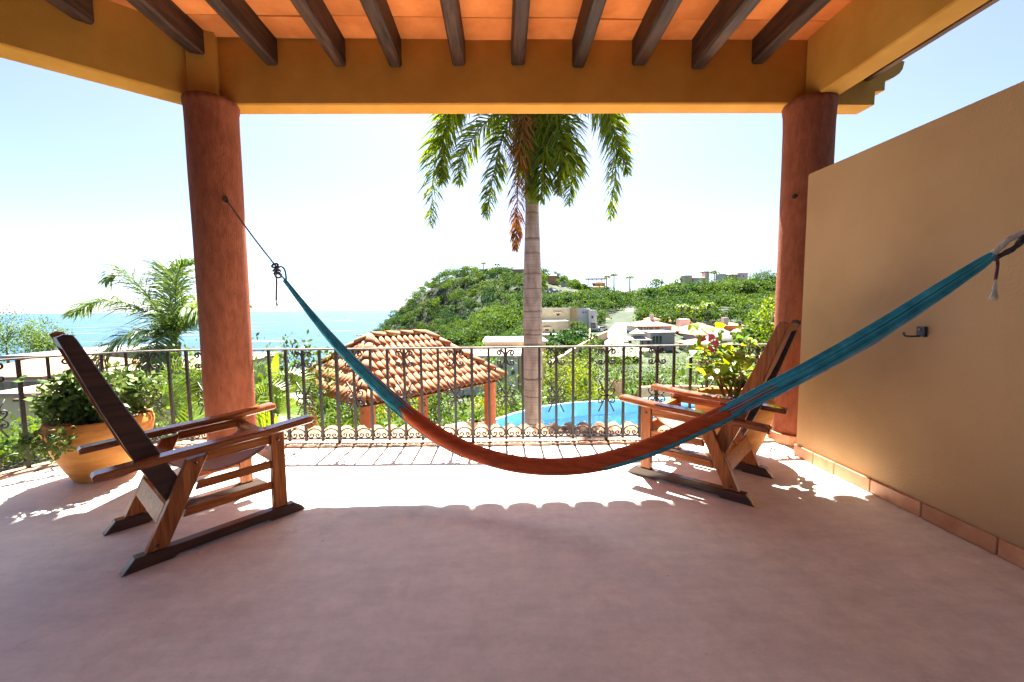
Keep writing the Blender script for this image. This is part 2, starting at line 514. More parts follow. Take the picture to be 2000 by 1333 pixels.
MT['banana'] = leaf_mat('banana leaf', (0.09, 0.18, 0.02), (0.24, 0.32, 0.035), 0.4, 0.4, 0.5)


def water_mat():
    m, t, p = new_mat('pool water')
    N, L = t.nodes, t.links
    p.inputs['Base Color'].default_value = (0.86, 0.97, 1.0, 1)
    p.inputs['Roughness'].default_value = 0.05
    p.inputs['Transmission Weight'].default_value = 1.0
    p.inputs['IOR'].default_value = 1.14
    tc = N.new('ShaderNodeTexCoord')
    nb = N.new('ShaderNodeTexNoise')
    nb.inputs['Scale'].default_value = 5
    nb.inputs['Detail'].default_value = 4
    L.new(tc.outputs['Object'], nb.inputs['Vector'])
    bp = N.new('ShaderNodeBump')
    bp.inputs['Strength'].default_value = 0.12
    bp.inputs['Distance'].default_value = 0.05
    L.new(nb.outputs[0], bp.inputs['Height'])
    L.new(bp.outputs[0], p.inputs['Normal'])
    return m


MT['water'] = water_mat()

# ------------------------------------------------------------------ object and mesh helpers
ORG = {}


def tag(o, label=None, cat=None, group=None, kind=None):
    if label:
        o['label'] = label
    if cat:
        o['category'] = cat
    if group:
        o['group'] = group
    if kind:
        o['kind'] = kind
    return o


def thing(name, label, cat, loc=(0, 0, 0), group=None):
    o = bpy.data.objects.new(name, None)
    o.empty_display_size = 0.2
    o.location = loc
    COL.objects.link(o)
    ORG[o] = Vector(loc)
    return tag(o, label, cat, group)


def mk_obj(name, me, parent=None, loc=None):
    o = bpy.data.objects.new(name, me)
    COL.objects.link(o)
    if parent is not None:
        o.parent = parent
        ORG[o] = ORG[parent]
    else:
        ORG[o] = Vector(loc or (0, 0, 0))
    if loc is not None:
        o.location = loc
    return o


def copy_tree(o, parent=None):
    c = o.copy()
    COL.objects.link(c)
    c.parent = parent
    ORG[c] = ORG[o]
    for ch in o.children:
        copy_tree(ch, c)
    return c


def np_mesh(name, V, Fq, material, attr=None, smooth=False):
    """Fast mesh from arrays: V (n,3), Fq (m,k) faces of k corners, attr per vertex value 'leaf'."""
    me = bpy.data.meshes.new(name)
    V = np.asarray(V, dtype=np.float32)
    Fq = np.asarray(Fq, dtype=np.int32)
    k = Fq.shape[1]
    me.vertices.add(len(V))
    me.vertices.foreach_set('co', V.ravel())
    me.loops.add(Fq.size)
    me.loops.foreach_set('vertex_index', Fq.ravel())
    me.polygons.add(len(Fq))
    me.polygons.foreach_set('loop_start', np.arange(0, Fq.size, k, dtype=np.int32))
    me.polygons.foreach_set('loop_total', np.full(len(Fq), k, dtype=np.int32))
    if smooth:
        me.polygons.foreach_set('use_smooth', np.ones(len(Fq), dtype=bool))
    me.update(calc_edges=True)
    if attr is not None:
        a = me.attributes.new('leaf', 'FLOAT', 'POINT')
        a.data.foreach_set('value', np.asarray(attr, dtype=np.float32))
    me.materials.append(material)
    return me


class MB:
    def __init__(self):
        self.V, self.F, self.S = [], [], []

    def add(self, vs, fs, smooth=False):
        b = len(self.V)
        self.V += [Vector(v) for v in vs]
        self.F += [tuple(i + b for i in f) for f in fs]
        self.S += [smooth] * len(fs)
        return self

    def box(self, c, s, mtx=None, bev=0.0):
        hx, hy, hz = s[0] / 2, s[1] / 2, s[2] / 2
        if bev <= 0:
            vs = [(x * hx, y * hy, z * hz) for z in (-1, 1) for y in (-1, 1) for x in (-1, 1)]
            fs = [(0, 2, 3, 1), (4, 5, 7, 6), (0, 1, 5, 4), (2, 6, 7, 3), (0, 4, 6, 2), (1, 3, 7, 5)]
        else:
            b = min(bev, hx * .9, hy * .9, hz * .9)
            vs, idx = [], {}
            for sx in (-1, 1):
                for sy in (-1, 1):
                    for sz in (-1, 1):
                        for ax in range(3):
                            p = [sx * (hx - b), sy * (hy - b), sz * (hz - b)]
                            p[ax] = (sx * hx, sy * hy, sz * hz)[ax]
                            idx[(sx, sy, sz, ax)] = len(vs)
                            vs.append(tuple(p))
            fs = []
            sg = (-1, 1)
            for ax in range(3):
                o1, o2 = [a for a in range(3) if a != ax]
                for s_ in sg:
                    q = []
                    for (u, v) in ((-1, -1), (1, -1), (1, 1), (-1, 1)):
                        k = [0, 0, 0]
                        k[ax], k[o1], k[o2] = s_, u, v
                        q.append(idx[(*k, ax)])
                    flip = (s_ == -1) ^ (ax == 1)
                    fs.append(tuple(reversed(q)) if flip else tuple(q))
            for ax in range(3):           # edges along ax
                o1, o2 = [a for a in range(3) if a != ax]
                for u in sg:
                    for v in sg:
                        q = []
                        for s_, oo in ((-1, o1), (1, o1), (1, o2), (-1, o2)):
                            k = [0, 0, 0]
                            k[ax], k[o1], k[o2] = s_, u, v
                            q.append(idx[(*k, oo)])
                        flip = (u * v == 1) ^ (ax == 1)
                        fs.append(tuple(q) if flip else tuple(reversed(q)))
            for sx in sg:
                for sy in sg:
                    for sz in sg:
                        q = [idx[(sx, sy, sz, a)] for a in range(3)]
                        fs.append(tuple(q) if sx * sy * sz == 1 else tuple(reversed(q)))
        out = []
        for v in vs:
            v = Vector(v)
            if mtx is not None:
                v = mtx @ v
            out.append(v + Vector(c))
        return self.add(out, fs)

    def prism(self, poly, a, b, axis='y', inset=0.0):
        """poly: 2D outline counter-clockwise; extruded from a to b along axis."""
        n = len(poly)

        def P(u, v, w):
            return {'y': (u, w, v), 'x': (w, u, v), 'z': (u, v, w)}[axis]
        vs = [P(u, v, a) for u, v in poly] + [P(u, v, b) for u, v in poly]
        fs = [tuple(range(n)), tuple(range(2 * n - 1, n - 1, -1))]
        for i in range(n):
            j = (i + 1) % n
            fs.append((i, i + n, j + n, j))
        return self.add(vs, fs)

    def tube(self, pts, r, seg=6, cap=True, smooth=True, flat=None):
        pts = [Vector(p) for p in pts]
        n = len(pts)
        rs = r if isinstance(r, (list, tuple)) else [r] * n
        vs, fs = [], []
        prev = None
        for i, p in enumerate(pts):
            t = (pts[min(i + 1, n - 1)] - pts[max(i - 1, 0)]).normalized()
            if prev is None:
                u = t.orthogonal().normalized()
            else:
                u = (prev - t * prev.dot(t))
                u = u.normalized() if u.length > 1e-6 else t.orthogonal().normalized()
            prev = u
            w = t.cross(u)
            for k in range(seg):
                a = 2 * math.pi * k / seg
                vs.append(p + u * (math.cos(a) * rs[i]) + w * (math.sin(a) * rs[i]))
        for i in range(n - 1):
            for k in range(seg):
                k2 = (k + 1) % seg
                fs.append((i * seg + k, i * seg + k2, (i + 1) * seg + k2, (i + 1) * seg + k))
        if cap:
            fs.append(tuple(range(seg - 1, -1, -1)))
            fs.append(tuple((n - 1) * seg + k for k in range(seg)))
        return self.add(vs, fs, smooth)

    def lathe(self, prof, c=(0, 0, 0), seg=24, smooth=True, rfun=None):
        vs, fs = [], []
        n = len(prof)
        for i, (r, z) in enumerate(prof):
            for k in range(seg):
                a = 2 * math.pi * k / seg
                rr = r * (rfun(a, z) if rfun else 1)
                vs.append((c[0] + rr * math.cos(a), c[1] + rr * math.sin(a), c[2] + z))
        for i in range(n - 1):
            for k in range(seg):
                k2 = (k + 1) % seg
                fs.append((i * seg + k, i * seg + k2, (i + 1) * seg + k2, (i + 1) * seg + k))
        return self.add(vs, fs, smooth)

    def disc(self, c, r, seg=24):
        vs = [(c[0] + r * math.cos(2 * math.pi * k / seg), c[1] + r * math.sin(2 * math.pi * k / seg), c[2]) for k in range(seg)]
        return self.add(vs, [tuple(range(seg))])

    def mesh(self, name, m, off=Vector((0, 0, 0))):
        me = bpy.data.meshes.new(name)
        me.from_pydata([tuple(v - off) for v in self.V], [], self.F)
        me.polygons.foreach_set('use_smooth', self.S)
        me.materials.append(m)
        me.update()
        return me

    def build(self, name, m, parent=None, loc=None, local=False):
        off = Vector((0, 0, 0))
        if not local:
            off = ORG[parent] if parent is not None else Vector(loc or (0, 0, 0))
        return mk_obj(name, self.mesh(name, m, off), parent, loc if parent is None else None)


def struct(name, mb, m, loc=None):
    o = mb.build(name, m, None, loc)
    o['kind'] = 'structure'
    return o


def rotz(a):
    return Matrix.Rotation(a, 3, 'Z')


# leaf arrays ------------------------------------------------------
LEAF4 = np.array([[0, 0, 0], [0.5, 0.5, 0.12], [0, 1, 0], [-0.5, 0.5, 0.12]], dtype=np.float32)


def unit(v):
    return v / np.maximum(np.linalg.norm(v, axis=1, keepdims=True), 1e-6)


def leaves_np(P, D, Nn, length, width):
    """P base points, D leaf direction, Nn blade normal, length and width per leaf -> verts, quads."""
    n = len(P)
    D = unit(D)
    S = unit(np.cross(D, Nn))
    Nn = np.cross(S, D)
    T = LEAF4
    V = (P[:, None, :] + S[:, None, :] * (T[None, :, 0:1] * width[:, None, None]) + D[:, None, :] * (T[None, :, 1:2] * length[:, None, None])
         + Nn[:, None, :] * (T[None, :, 2:3] * width[:, None, None]))
    Fq = np.arange(n * 4, dtype=np.int32).reshape(n, 4)
    return V.reshape(-1, 3), Fq


def crown_points(n, c, rad, shell=0.35):
    d = unit(rng.normal(size=(n, 3)))
    r = (1 - shell * rng.random(n) ** 1.5)[:, None]
    return np.array(c) + d * r * np.array(rad), d


def foliage(lobes, per, size, m, name='foliage', wid=0.5, shell=0.4, tint=0.0, flat=0.6, up=0.4):
    """Leaf mass through several lobes [(centre, radii)]: leaf faces spread through each lobe's outer volume."""
    Vs, Fs, As = [], [], []
    b = 0
    for c, rad in lobes:
        n = max(6, int(per))
        P, d = crown_points(n, c, rad, shell)
        D = d * 0.6 + rng.normal(size=(n, 3)) * flat + np.array([0, 0, -0.1])
        Nn = d * 0.5 + rng.normal(size=(n, 3)) * 0.5 + np.array([0, 0, up])
        ln = size * (0.6 + 0.8 * rng.random(n))
        V, Fq = leaves_np(P, D, Nn, ln, ln * wid)
        t = np.clip(rng.normal(0.45 + tint + rng.normal() * 0.14, 0.17, n), 0, 1)
        Vs.append(V)
        Fs.append(Fq + b)
        As.append(np.repeat(t, 4))
        b += len(V)
    return np_mesh(name, np.concatenate(Vs), np.concatenate(Fs), m, np.concatenate(As))


def lobes_for(c, r, h, n, squash=0.8, lr=0.5):
    out = []
    for i in range(n):
        a = random.random() * 6.283
        q = math.sqrt(random.random()) * (1 - lr * 0.7)
        z = random.uniform(-0.5, 0.5)
        rr = lr * random.uniform(0.75, 1.2)
        out.append(((c[0] + math.cos(a) * r * q, c[1] + math.sin(a) * r * q, c[2] + z * h * (1 - 0.5 * q)), (r * rr, r * rr, h * rr * squash)))
    return out


def tree(name, label, base, height, r, m, cat='tree', group=None, n_lobes=12, per=90, leaf=0.35, trunk_r=0.15, crown_h=None, tint=0.0):
    t = thing(name, label, cat, base, group)
    b = Vector(base)
    ch = crown_h or height * 0.7
    cc = b + Vector((0, 0, height - ch * 0.5))
    lb = lobes_for(cc, r, ch, n_lobes)
    me = foliage([((c[0] - b.x, c[1] - b.y, c[2] - b.z), rad) for c, rad in lb], per, leaf, m, 'crown', tint=tint)
    mk_obj('crown', me, t)
    mb = MB()
    top = cc - Vector((0, 0, ch * 0.2))
    mid = (b + top) / 2 + Vector((random.uniform(-.1, .1) * r, random.uniform(-.1, .1) * r, 0))
    mb.tube([b - Vector((0, 0, .2)), mid, top], [trunk_r, trunk_r * .8, trunk_r * .5], 7)
    for c, rad in lb[:6]:
        mb.tube([top, (Vector(c) + top) / 2 + Vector((0, 0, .05 * r)), Vector(c)], [trunk_r * .45, trunk_r * .3, trunk_r * .12], 5)
    mb.build('trunk', MT['bark'], t)
    return t


def bush(name, label, base, r, h, m, per=110, leaf=0.12, n_lobes=9, group=None, cat='shrub', tint=0.0, ry=None):
    t = thing(name, label, cat, base, group)
    lb = lobes_for((0, 0, h * 0.5), r, h, n_lobes, 0.9, 0.55)
    if ry:
        lb = [((c[0], c[1] * ry / r, c[2]), (a[0], a[1] * ry / r, a[2])) for c, a in lb]
    mk_obj('foliage', foliage(lb, per, leaf, m, 'foliage', tint=tint), t)
    mb = MB()
    for c, rad in lb[:5]:
        mb.tube([(c[0] * .15, c[1] * .15, -0.1), (c[0] * .5, c[1] * .5, h * .25), c], [leaf * .12, leaf * .1, leaf * .05], 5)
    mb.build('stem', MT['bark'], t, local=True)
    return t


def bez(pts, n):
    """Catmull-Rom through pts."""
    pts = [Vector(p) for p in pts]
    P = [pts[0] * 2 - pts[1]] + pts + [pts[-1] * 2 - pts[-2]]
    out = []
    segs = len(pts) - 1
    for i in range(n):
        u = i / (n - 1) * segs
        k = min(int(u), segs - 1)
        f = u - k
        p0, p1, p2, p3 = P[k], P[k + 1], P[k + 2], P[k + 3]
        out.append(0.5 * ((2 * p1) + (p2 - p0) * f + (2 * p0 - 5 * p1 + 4 * p2 - p3) * f * f + (3 * p1 - p0 - 3 * p2 + p3) * f ** 3))
    return out


def frond_mesh(pts, n_leaf, leaf_len, leaf_w, m, start=0.22, rach=0.025, droop=0.6, plump=0.35, ang=0.75, tint=0.0, taper=0.55):
    """A feather frond: rachis through pts with narrow leaflets on both sides, each blade two bent quads."""
    C = bez(pts, 40)
    Vs, Fs, As = [], [], []

    def addq(a, b, c, d, t):
        k = len(Vs)
        Vs.extend([a, b, c, d])
        Fs.append((k, k + 1, k + 2, k + 3))
        As.extend([t] * 4)
    # rachis as 4-sided strip
    for i in range(len(C) - 1):
        t = (C[i + 1] - C[i]).normalized()
        s = t.cross(Vector((0, 0, 1)))
        s = s.normalized() if s.length > .05 else Vector((1, 0, 0))
        u = s.cross(t)
        r1 = rach * (1 - .85 * i / 40)
        r2 = rach * (1 - .85 * (i + 1) / 40)
        for (a, b) in ((s, u), (u, -s), (-s, -u), (-u, s)):
            addq(C[i] + a * r1, C[i] + b * r1, C[i + 1] + b * r2, C[i + 1] + a * r2, 0.75 + tint * .3)
    for i in range(n_leaf):
        f = start + (1 - start) * (i + random.random() * .6) / n_leaf
        f = min(f, 0.995)
        u = f * 39
        k = min(int(u), 38)
        p = C[k].lerp(C[k + 1], u - k)
        t = (C[k + 1] - C[k]).normalized()
        s = t.cross(Vector((0, 0, 1)))
        s = s.normalized() if s.length > .12 else Vector((t.y, -t.x, 0)).normalized() if abs(t.x) + abs(t.y) > .02 else Vector((1, 0, 0))
        up = s.cross(t)
        prof = math.sin(math.pi * min(1, (f - start) / (1 - start) * .82 + .16)) ** taper
        for sg in (-1, 1):
            L = leaf_len * prof * random.uniform(.85, 1.1)
            aa = ang * random.uniform(.85, 1.15) * (1.05 - .35 * f)
            el = random.gauss(0, plump)
            d = t * math.cos(aa) + (s * sg * math.cos(el) + up * math.sin(el)) * math.sin(aa)
            d.normalize()
            w = d.cross(up + s * random.gauss(0, .5))
            w = w.normalized() * leaf_w * .5
            d2 = (d + Vector((0, 0, -droop * random.uniform(.6, 1.4)))).normalized()
            q1 = p + d * L * .5
            q2 = q1 + d2 * L * .5
            tt = min(1, max(0, random.gauss(.45 + tint, .2)))
            addq(p - w * .5, p + w * .5, q1 + w, q1 - w, tt)
            addq(q1 - w, q1 + w, q2 + w * .12, q2 - w * .12, tt)
    return np_mesh('frond', np.array([tuple(v) for v in Vs]), np.array(Fs), m, np.array(As))


# ================================================================== LARGE STRUCTURE
# ------------------------------------------------------------------ terrace floor
RAIL_PATH = [(2.74, 3.995), (1.5, 4.015), (0, 4.045), (-1.5, 4.085), (-2.4, 4.115), (-2.75, 4.145), (-3.05, 4.165), (-3.32, 4.15), (-3.5, 4.11),
             (-3.66, 4.02), (-3.82, 3.88), (-3.97, 3.73), (-4.09, 3.575), (-4.15, 3.45), (-4.2, 3.25), (-4.24, 3.0), (-4.25, 2.6), (-4.25, 1.9)]
SEA_Z = -43.0

edge = []
for i, (x, y) in enumerate(RAIL_PATH):
    a = Vector(RAIL_PATH[max(i - 1, 0)])
    b = Vector(RAIL_PATH[min(i + 1, len(RAIL_PATH) - 1)])
    t = (b - a).normalized()
    nrm = Vector((t.y, -t.x))
    k = 0.26 if x > -2.6 else max(0.07, 0.26 - (-2.6 - x) * 0.3)
    edge.append((x + nrm.x * k, y + nrm.y * k))
poly = [(3.3, -2.6), (3.3, edge[0][1])] + edge + [(-4.32, -2.6)]
mb = MB().prism(poly, -0.30, 0.0, 'z')
struct('terrace_floor', mb, MT['floor'])

# worn edging tiles along the foot of the railing, a real low step proud of the floor
edging = bpy.data.objects.new('terrace_edging', None)
COL.objects.link(edging)
ORG[edging] = Vector((0, 0, 0))
edging['kind'] = 'structure'
cum = 0.0
P2 = [Vector((p[0], p[1], 0)) for p in RAIL_PATH]
lens = [0.0]
for a, b in zip(P2, P2[1:]):
    lens.append(lens[-1] + (b - a).length)


def path_at(s):
    s = max(0, min(s, lens[-1] - 1e-4))
    for i in range(len(P2) - 1):
        if lens[i + 1] >= s:
            f = (s - lens[i]) / (lens[i + 1] - lens[i])
            t0 = (P2[i + 1] - P2[max(i - 1, 0)]).normalized() if i else (P2[1] - P2[0]).normalized()
            t1 = (P2[min(i + 2, len(P2) - 1)] - P2[i]).normalized()
            return P2[i].lerp(P2[i + 1], f), t0.lerp(t1, f).normalized()


def find_s(x):
    for k in range(20000):
        if path_at(k * .0005)[0].x <= x:
            return k * .0005


S_COL = find_s(-2.45)
s = 0.0
while s < lens[-1] - 0.3:
    w = random.uniform(0.27, 0.31)
    p, t = path_at(s + w / 2)
    n = Vector((t.y, -t.x, 0))          # outward
    deep = 0.30 if p.x > -2.6 else 0.15
    inn = random.uniform(-.008, .008)
    mtx = Matrix((t, n, Vector((0, 0, 1)))).transposed()
    me = MB().box((0, 0, 0), (w - .006, deep, .028), bev=.006).mesh('edging_tile', MT['edge_tile'])
    o = mk_obj('edging_tile', me, edging)
    o.matrix_local = Matrix.Translation(p + n * (deep / 2 - .09 + inn) + Vector((0, 0, .006 + random.uniform(-.003, .003)))) @ mtx.to_4x4()
    s += w

# the dirty joint where floor and edging meet, uneven in width
vs, fs = [], []
nj = 160
for i in range(nj):
    p, t = path_at(lens[-1] * i / nj)
    n = Vector((t.y, -t.x, 0))
    w0 = -.095 - abs(random.gauss(.012, .010)) - .008 * math.sin(i * .37)
    vs += [p + n * w0 + Vector((0, 0, .004)), p + n * -.07 + Vector((0, 0, .004))]
for i in range(nj - 1):
    fs.append((2 * i, 2 * i + 1, 2 * i + 3, 2 * i + 2))
MB().add(vs, fs).build('edging_joint', MT['joint'], edging)

# ------------------------------------------------------------------ lower tile roof under the railing
def barrel_mesh(length, r0, r1, thick=0.014, seg=7, m='barrel', arc=math.pi * 0.96):
    """One barrel tile lying along +Y from 0 to length, arched upward; wide end at the lower end (y=length)."""
    vs, fs = [], []
    for yi, (y, r) in enumerate(((0.0, r0), (length, r1))):
        for rr in (r, r - thick):
            for k in range(seg + 1):
                a = math.pi / 2 - arc / 2 + arc * k / seg
                vs.append((rr * math.cos(a), y, rr * math.sin(a)))
    n = seg + 1
    for k in range(seg):
        fs.append((k, k + 1, 2 * n + k + 1, 2 * n + k))            # outer
        fs.append((n + k, 3 * n + k, 3 * n + k + 1, n + k + 1))    # inner
        fs.append((k, n + k, n + k + 1, k + 1))                    # start end
        fs.append((2 * n + k, 2 * n + k + 1, 3 * n + k + 1, 3 * n + k))
    fs.append((0, 2 * n, 3 * n, n))
    fs.append((seg, n + seg, 3 * n + seg, 2 * n + seg))
    mb = MB().add(vs, fs, True)
    me = mb.mesh('tile', MT[m])
    return me


low = thing('lower_roof', 'weathered clay tile roof just below the foot of the iron railing', 'roof', (0, 4.3, -0.2))
mb = MB()
mb.add([(-3.6, 4.36, -.15), (3.4, 4.28, -.15), (3.4, 5.12, -.25), (-3.6, 5.2, -.25), (-3.6, 4.36, -.27), (3.4, 4.28, -.27), (3.4, 5.12, -.35), (-3.6, 5.2, -.35)],
       [(0, 1, 2, 3), (7, 6, 5, 4), (0, 4, 5, 1), (1, 5, 6, 2), (2, 6, 7, 3), (3, 7, 4, 0)])
mb.build('roof_deck', MT['mortar'], low)
lt = barrel_mesh(0.36, 0.078, 0.09, m='barrel_worn')
lp = barrel_mesh(0.36, 0.07, 0.08, m='barrel_worn')
k = 0
x = -3.5
while x < 3.35:
    for row in range(3):
        y0 = 4.27 + row * 0.275 - x * 0.012
        o = mk_obj('tile', lt, low)
        sl = math.atan2(-0.04, 1)
        o.location = Vector((x + random.uniform(-.012, .012), y0, -.135 - row * .026 + random.uniform(-.004, .006))) - ORG[low]
        o.rotation_euler = (sl - .02, random.uniform(-.03, .03), random.uniform(-.035, .035))
        if row < 3:
            o2 = mk_obj('channel_tile', lp, low)
            o2.location = Vector((x + .095, y0, -.075 - row * .026)) - ORG[low]
            o2.rotation_euler = (sl, math.pi, 0)
    x += 0.19
# house wall below the terrace
hb = MB()
hb.box((-.4, 2.0, -1.75), (7.2, 4.9, 2.8))
o = hb.build('lower_house', MT['wall'], None, (-.4, 2.0, -3.15))
tag(o, 'ochre lower storey of the house carrying the terrace and its tile eave', 'house')

# ------------------------------------------------------------------ columns
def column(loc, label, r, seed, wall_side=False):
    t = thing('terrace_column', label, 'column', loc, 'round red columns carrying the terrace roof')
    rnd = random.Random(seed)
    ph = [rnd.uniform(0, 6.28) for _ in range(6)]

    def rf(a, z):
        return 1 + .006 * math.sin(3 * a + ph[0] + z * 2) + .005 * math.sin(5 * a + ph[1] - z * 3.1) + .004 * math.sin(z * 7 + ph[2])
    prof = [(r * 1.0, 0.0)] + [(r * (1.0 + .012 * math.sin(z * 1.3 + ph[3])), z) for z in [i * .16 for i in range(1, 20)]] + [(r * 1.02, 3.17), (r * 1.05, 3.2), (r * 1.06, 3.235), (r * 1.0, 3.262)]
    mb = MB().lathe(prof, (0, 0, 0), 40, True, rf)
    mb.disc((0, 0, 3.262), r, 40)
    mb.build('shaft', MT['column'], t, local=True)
    return t


COL_L, COL_R = (-2.62, 3.985, 0.0), (2.945, 3.95, 0.0)
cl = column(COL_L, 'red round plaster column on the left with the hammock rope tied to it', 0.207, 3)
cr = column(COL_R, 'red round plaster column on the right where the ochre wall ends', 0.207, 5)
# foot tiles round the right column (and the left one)
for t, r in ((cl, .207), (cr, .207)):
    nt_ = 12
    for k in range(nt_):
        a0 = 2 * math.pi * k / nt_
        w = 2 * (r + .032) * math.tan(math.pi / nt_)
        me = MB().box((0, 0, 0), (.018, w - .004, .10), bev=.004).mesh('foot_tile', MT['skirting'])
        o = mk_obj('foot_tile', me, t)
        o.location = (math.cos(a0) * (r + .018), math.sin(a0) * (r + .018), .052)
        o.rotation_euler = (0, 0, a0)
# drilled hook hole on the right column
mb = MB().tube([(2.76, 3.84, 2.37), (2.80, 3.86, 2.372)], .022, 10)
o = mb.build('hook_hole', MT['black'], cr)

# ------------------------------------------------------------------ roof: beams, rafters, ceiling tiles, slab, tiles
roof = thing('terrace_roof', 'ochre beamed terrace roof with dark rafters and orange clay ceiling tiles', 'roof', (0, 2.0, 3.25))
ZB, ZC = 3.25, 3.82


def beam_box(name, p, q, w, side, z0=ZB, z1=3.9):
    """A plaster beam with softly bevelled lower edges; p->q is the inner lower edge, the body lies on 'side'."""
    p, q = Vector((*p, 0)), Vector((*q, 0))
    d = (q - p).normalized()
    n = Vector((-d.y, d.x, 0)) * side
    mb = MB()
    bv = 0.012
    prof = [(0, z1), (0, z0 + bv), (bv, z0), (w - bv, z0), (w, z0 + bv), (w, z1)]
    L = (q - p).length
    steps = max(2, int(L / .25))
    vs, fs = [], []
    for i in range(steps + 1):
        c = p + d * (L * i / steps)
        for (u, z) in prof:
            vs.append(c + n * u + Vector((0, 0, z)))
    k = len(prof)
    for i in range(steps):
        for j in range(k - 1):
            f = (i * k + j, i * k + j + 1, (i + 1) * k + j + 1, (i + 1) * k + j)
            fs.append(f if side > 0 else tuple(reversed(f)))
    fs.append(tuple(range(k)))
    fs.append(tuple(steps * k + j for j in range(k - 1, -1, -1)))
    mb.add(vs, fs)
    return mb.build(name, MT['beam'], roof)


beam_box('front_beam', (-2.56, 4.005), (2.98, 3.945), .20, 1)
beam_box('side_beam', (2.885, 3.93), (2.90, -2.6), .215, 1)
dl = Vector((-.742, -.670))
beam_box('corner_beam', (-2.56, 4.01), (-2.56 + dl.x * 4.6, 4.01 + dl.y * 4.6), .25, -1)
# pier block above the left column
mb = MB().box((-2.66, 4.0, 3.57), (.22, .26, .64), rotz(R_(20)))
mb.build('pier_block', MT['beam'], roof)
# carved corbel end of the front beam, past the right column
prof = [(3.08, 3.252), (3.586, 3.252), (3.586, 3.375), (3.679, 3.385), (3.679, 3.470), (3.712, 3.482), (3.765, 3.505), (3.812, 3.537), (3.842, 3.578), (3.857, 3.646), (3.80, 3.66), (3.08, 3.66)]
mb = MB().prism(prof, 3.965, 4.16, 'y')
mb.build('corbel', MT['beam'], roof)

RX = [-4.32, -3.765, -3.19, -2.645, -2.054, -1.444, -.937, -.357, .188, .748, 1.312, 1.868, 2.43]
RB = [3.6, 3.59, 3.585, 3.615, 3.583, 3.583, 3.58, 3.592, 3.595, 3.57, 3.588, 3.555, 3.6]
for i, x in enumerate(RX):
    yend = 3.99 if x > -2.66 else 4.01 + (x + 2.56) * (.670 / .742) + .02
    w = random.uniform(.108, .130)
    zb = RB[i]
    n = 14
    vs, fs = [], []
    rnd = random.Random(i * 11 + 1)
    for j in range(n + 1):
        y = -2.55 + (yend + 2.55) * j / n
        jx = rnd.uniform(-.005, .005)
        jz = rnd.uniform(-.005, .005)
        b = .012 + rnd.uniform(0, .008)
        for (u, z) in ((-w / 2, ZC + .01), (-w / 2, zb + b + jz), (-w / 2 + b, zb + jz), (w / 2 - b, zb + jz + rnd.uniform(-.004, .004)), (w / 2, zb + b), (w / 2, ZC + .01)):
            vs.append((x + u + jx, y, z))
    for j in range(n):
        for k in range(5):
            fs.append((j * 6 + k, (j + 1) * 6 + k, (j + 1) * 6 + k + 1, j * 6 + k + 1))
    fs.append(tuple(range(6)))
    fs.append(tuple(n * 6 + k for k in range(5, -1, -1)))
    MB().add(vs, fs).build('rafter', MT['rafter'], roof)

# clay ceiling tiles, one per bay and course, each a piece with its own edges
bays = list(zip(RX, RX[1:])) + [(2.43, 3.0)]
n_tile = 0
for bi, (xa, xb) in enumerate(bays):
    for row in range(22):
        y1 = 3.985 - row * .292
        y0 = y1 - .288
        if y0 < -2.5:
            break
        xc = (xa + xb) / 2
        if xc < -2.66 and y0 > 4.05 + (xb + 2.56) * .903:
            continue
        me = MB().box((0, 0, 0), (xb - xa - .002, y1 - y0 - random.uniform(.001, .006), .04), bev=.004).mesh('ceiling_tile', MT['ceiling'])
        o = mk_obj('ceiling_tile', me, roof)
        o.location = Vector((xc, (y0 + y1) / 2, ZC + .02 + random.uniform(-.004, .005))) - ORG[roof]
        o.rotation_euler = (random.uniform(-.012, .012), random.uniform(-.006, .006), random.uniform(-.004, .004))
        n_tile += 1

# roof slab, sloping down to the eaves, with barrel tiles on top
EAVE_Y, ES = 5.0, 0.10
roof_poly = [(3.52, -2.7), (3.52, EAVE_Y - .11), (-3.07, EAVE_Y - .11), (-3.07 - .742 * 4.6, EAVE_Y - .11 - .670 * 4.6), (-6.5, -2.7)]


def roof_z(y):
    return 3.78 + (EAVE_Y - max(y, -2.7)) * ES * .6 + .06


vs = [(x, y, roof_z(y)) for x, y in roof_poly] + [(x, y, roof_z(y) + .07) for x, y in roof_poly]
n = len(roof_poly)
fs = [tuple(range(n - 1, -1, -1)), tuple(range(n, 2 * n))] + [(i, (i + 1) % n, (i + 1) % n + n, i + n) for i in range(n)]
MB().add(vs, fs).build('roof_slab', MT['mortar'], roof)
mb = MB()
x = 3.45
while x > -6.4:
    ye = EAVE_Y - .07 if x > -3.12 else EAVE_Y - .07 - (-3.12 - x) * .903
    if ye < -2.0:
        break
    vs, fs = [], []
    r = .098
    for j, y in enumerate((ye, -2.7)):
        for k in range(8):
            a = math.pi * k / 7
            vs.append((x + r * math.cos(a), y, roof_z(y) + .05 + r * math.sin(a) * .95))
    for k in range(7):
        fs.append((k, k + 1, 8 + k + 1, 8 + k))
    fs.append(tuple(range(8)))
    fs.append((0, 8, 15, 7))
    mb.add(vs, fs)
    # channel tile between the covers: its lip hangs below the slab edge and scallops the eave
    vs, fs = [], []
    yc = ye + .035
    for y in (yc, yc - .45):
        for rr in (.112, .100):
            for k in range(9):
                a = math.pi + math.pi * k / 8
                vs.append((x - .114 + rr * math.cos(a), y, roof_z(y) + .065 + rr * 1.0 * math.sin(a)))
    for k in range(8):
        fs += [(k, k + 1, 18 + k + 1, 18 + k), (9 + k, 27 + k, 27 + k + 1, 9 + k + 1), (k, 9 + k, 9 + k + 1, k + 1)]
    mb.add(vs, fs)
    x -= .228
o = mb.build('roof_tiles', MT['barrel'], roof)
o['kind'] = 'stuff'
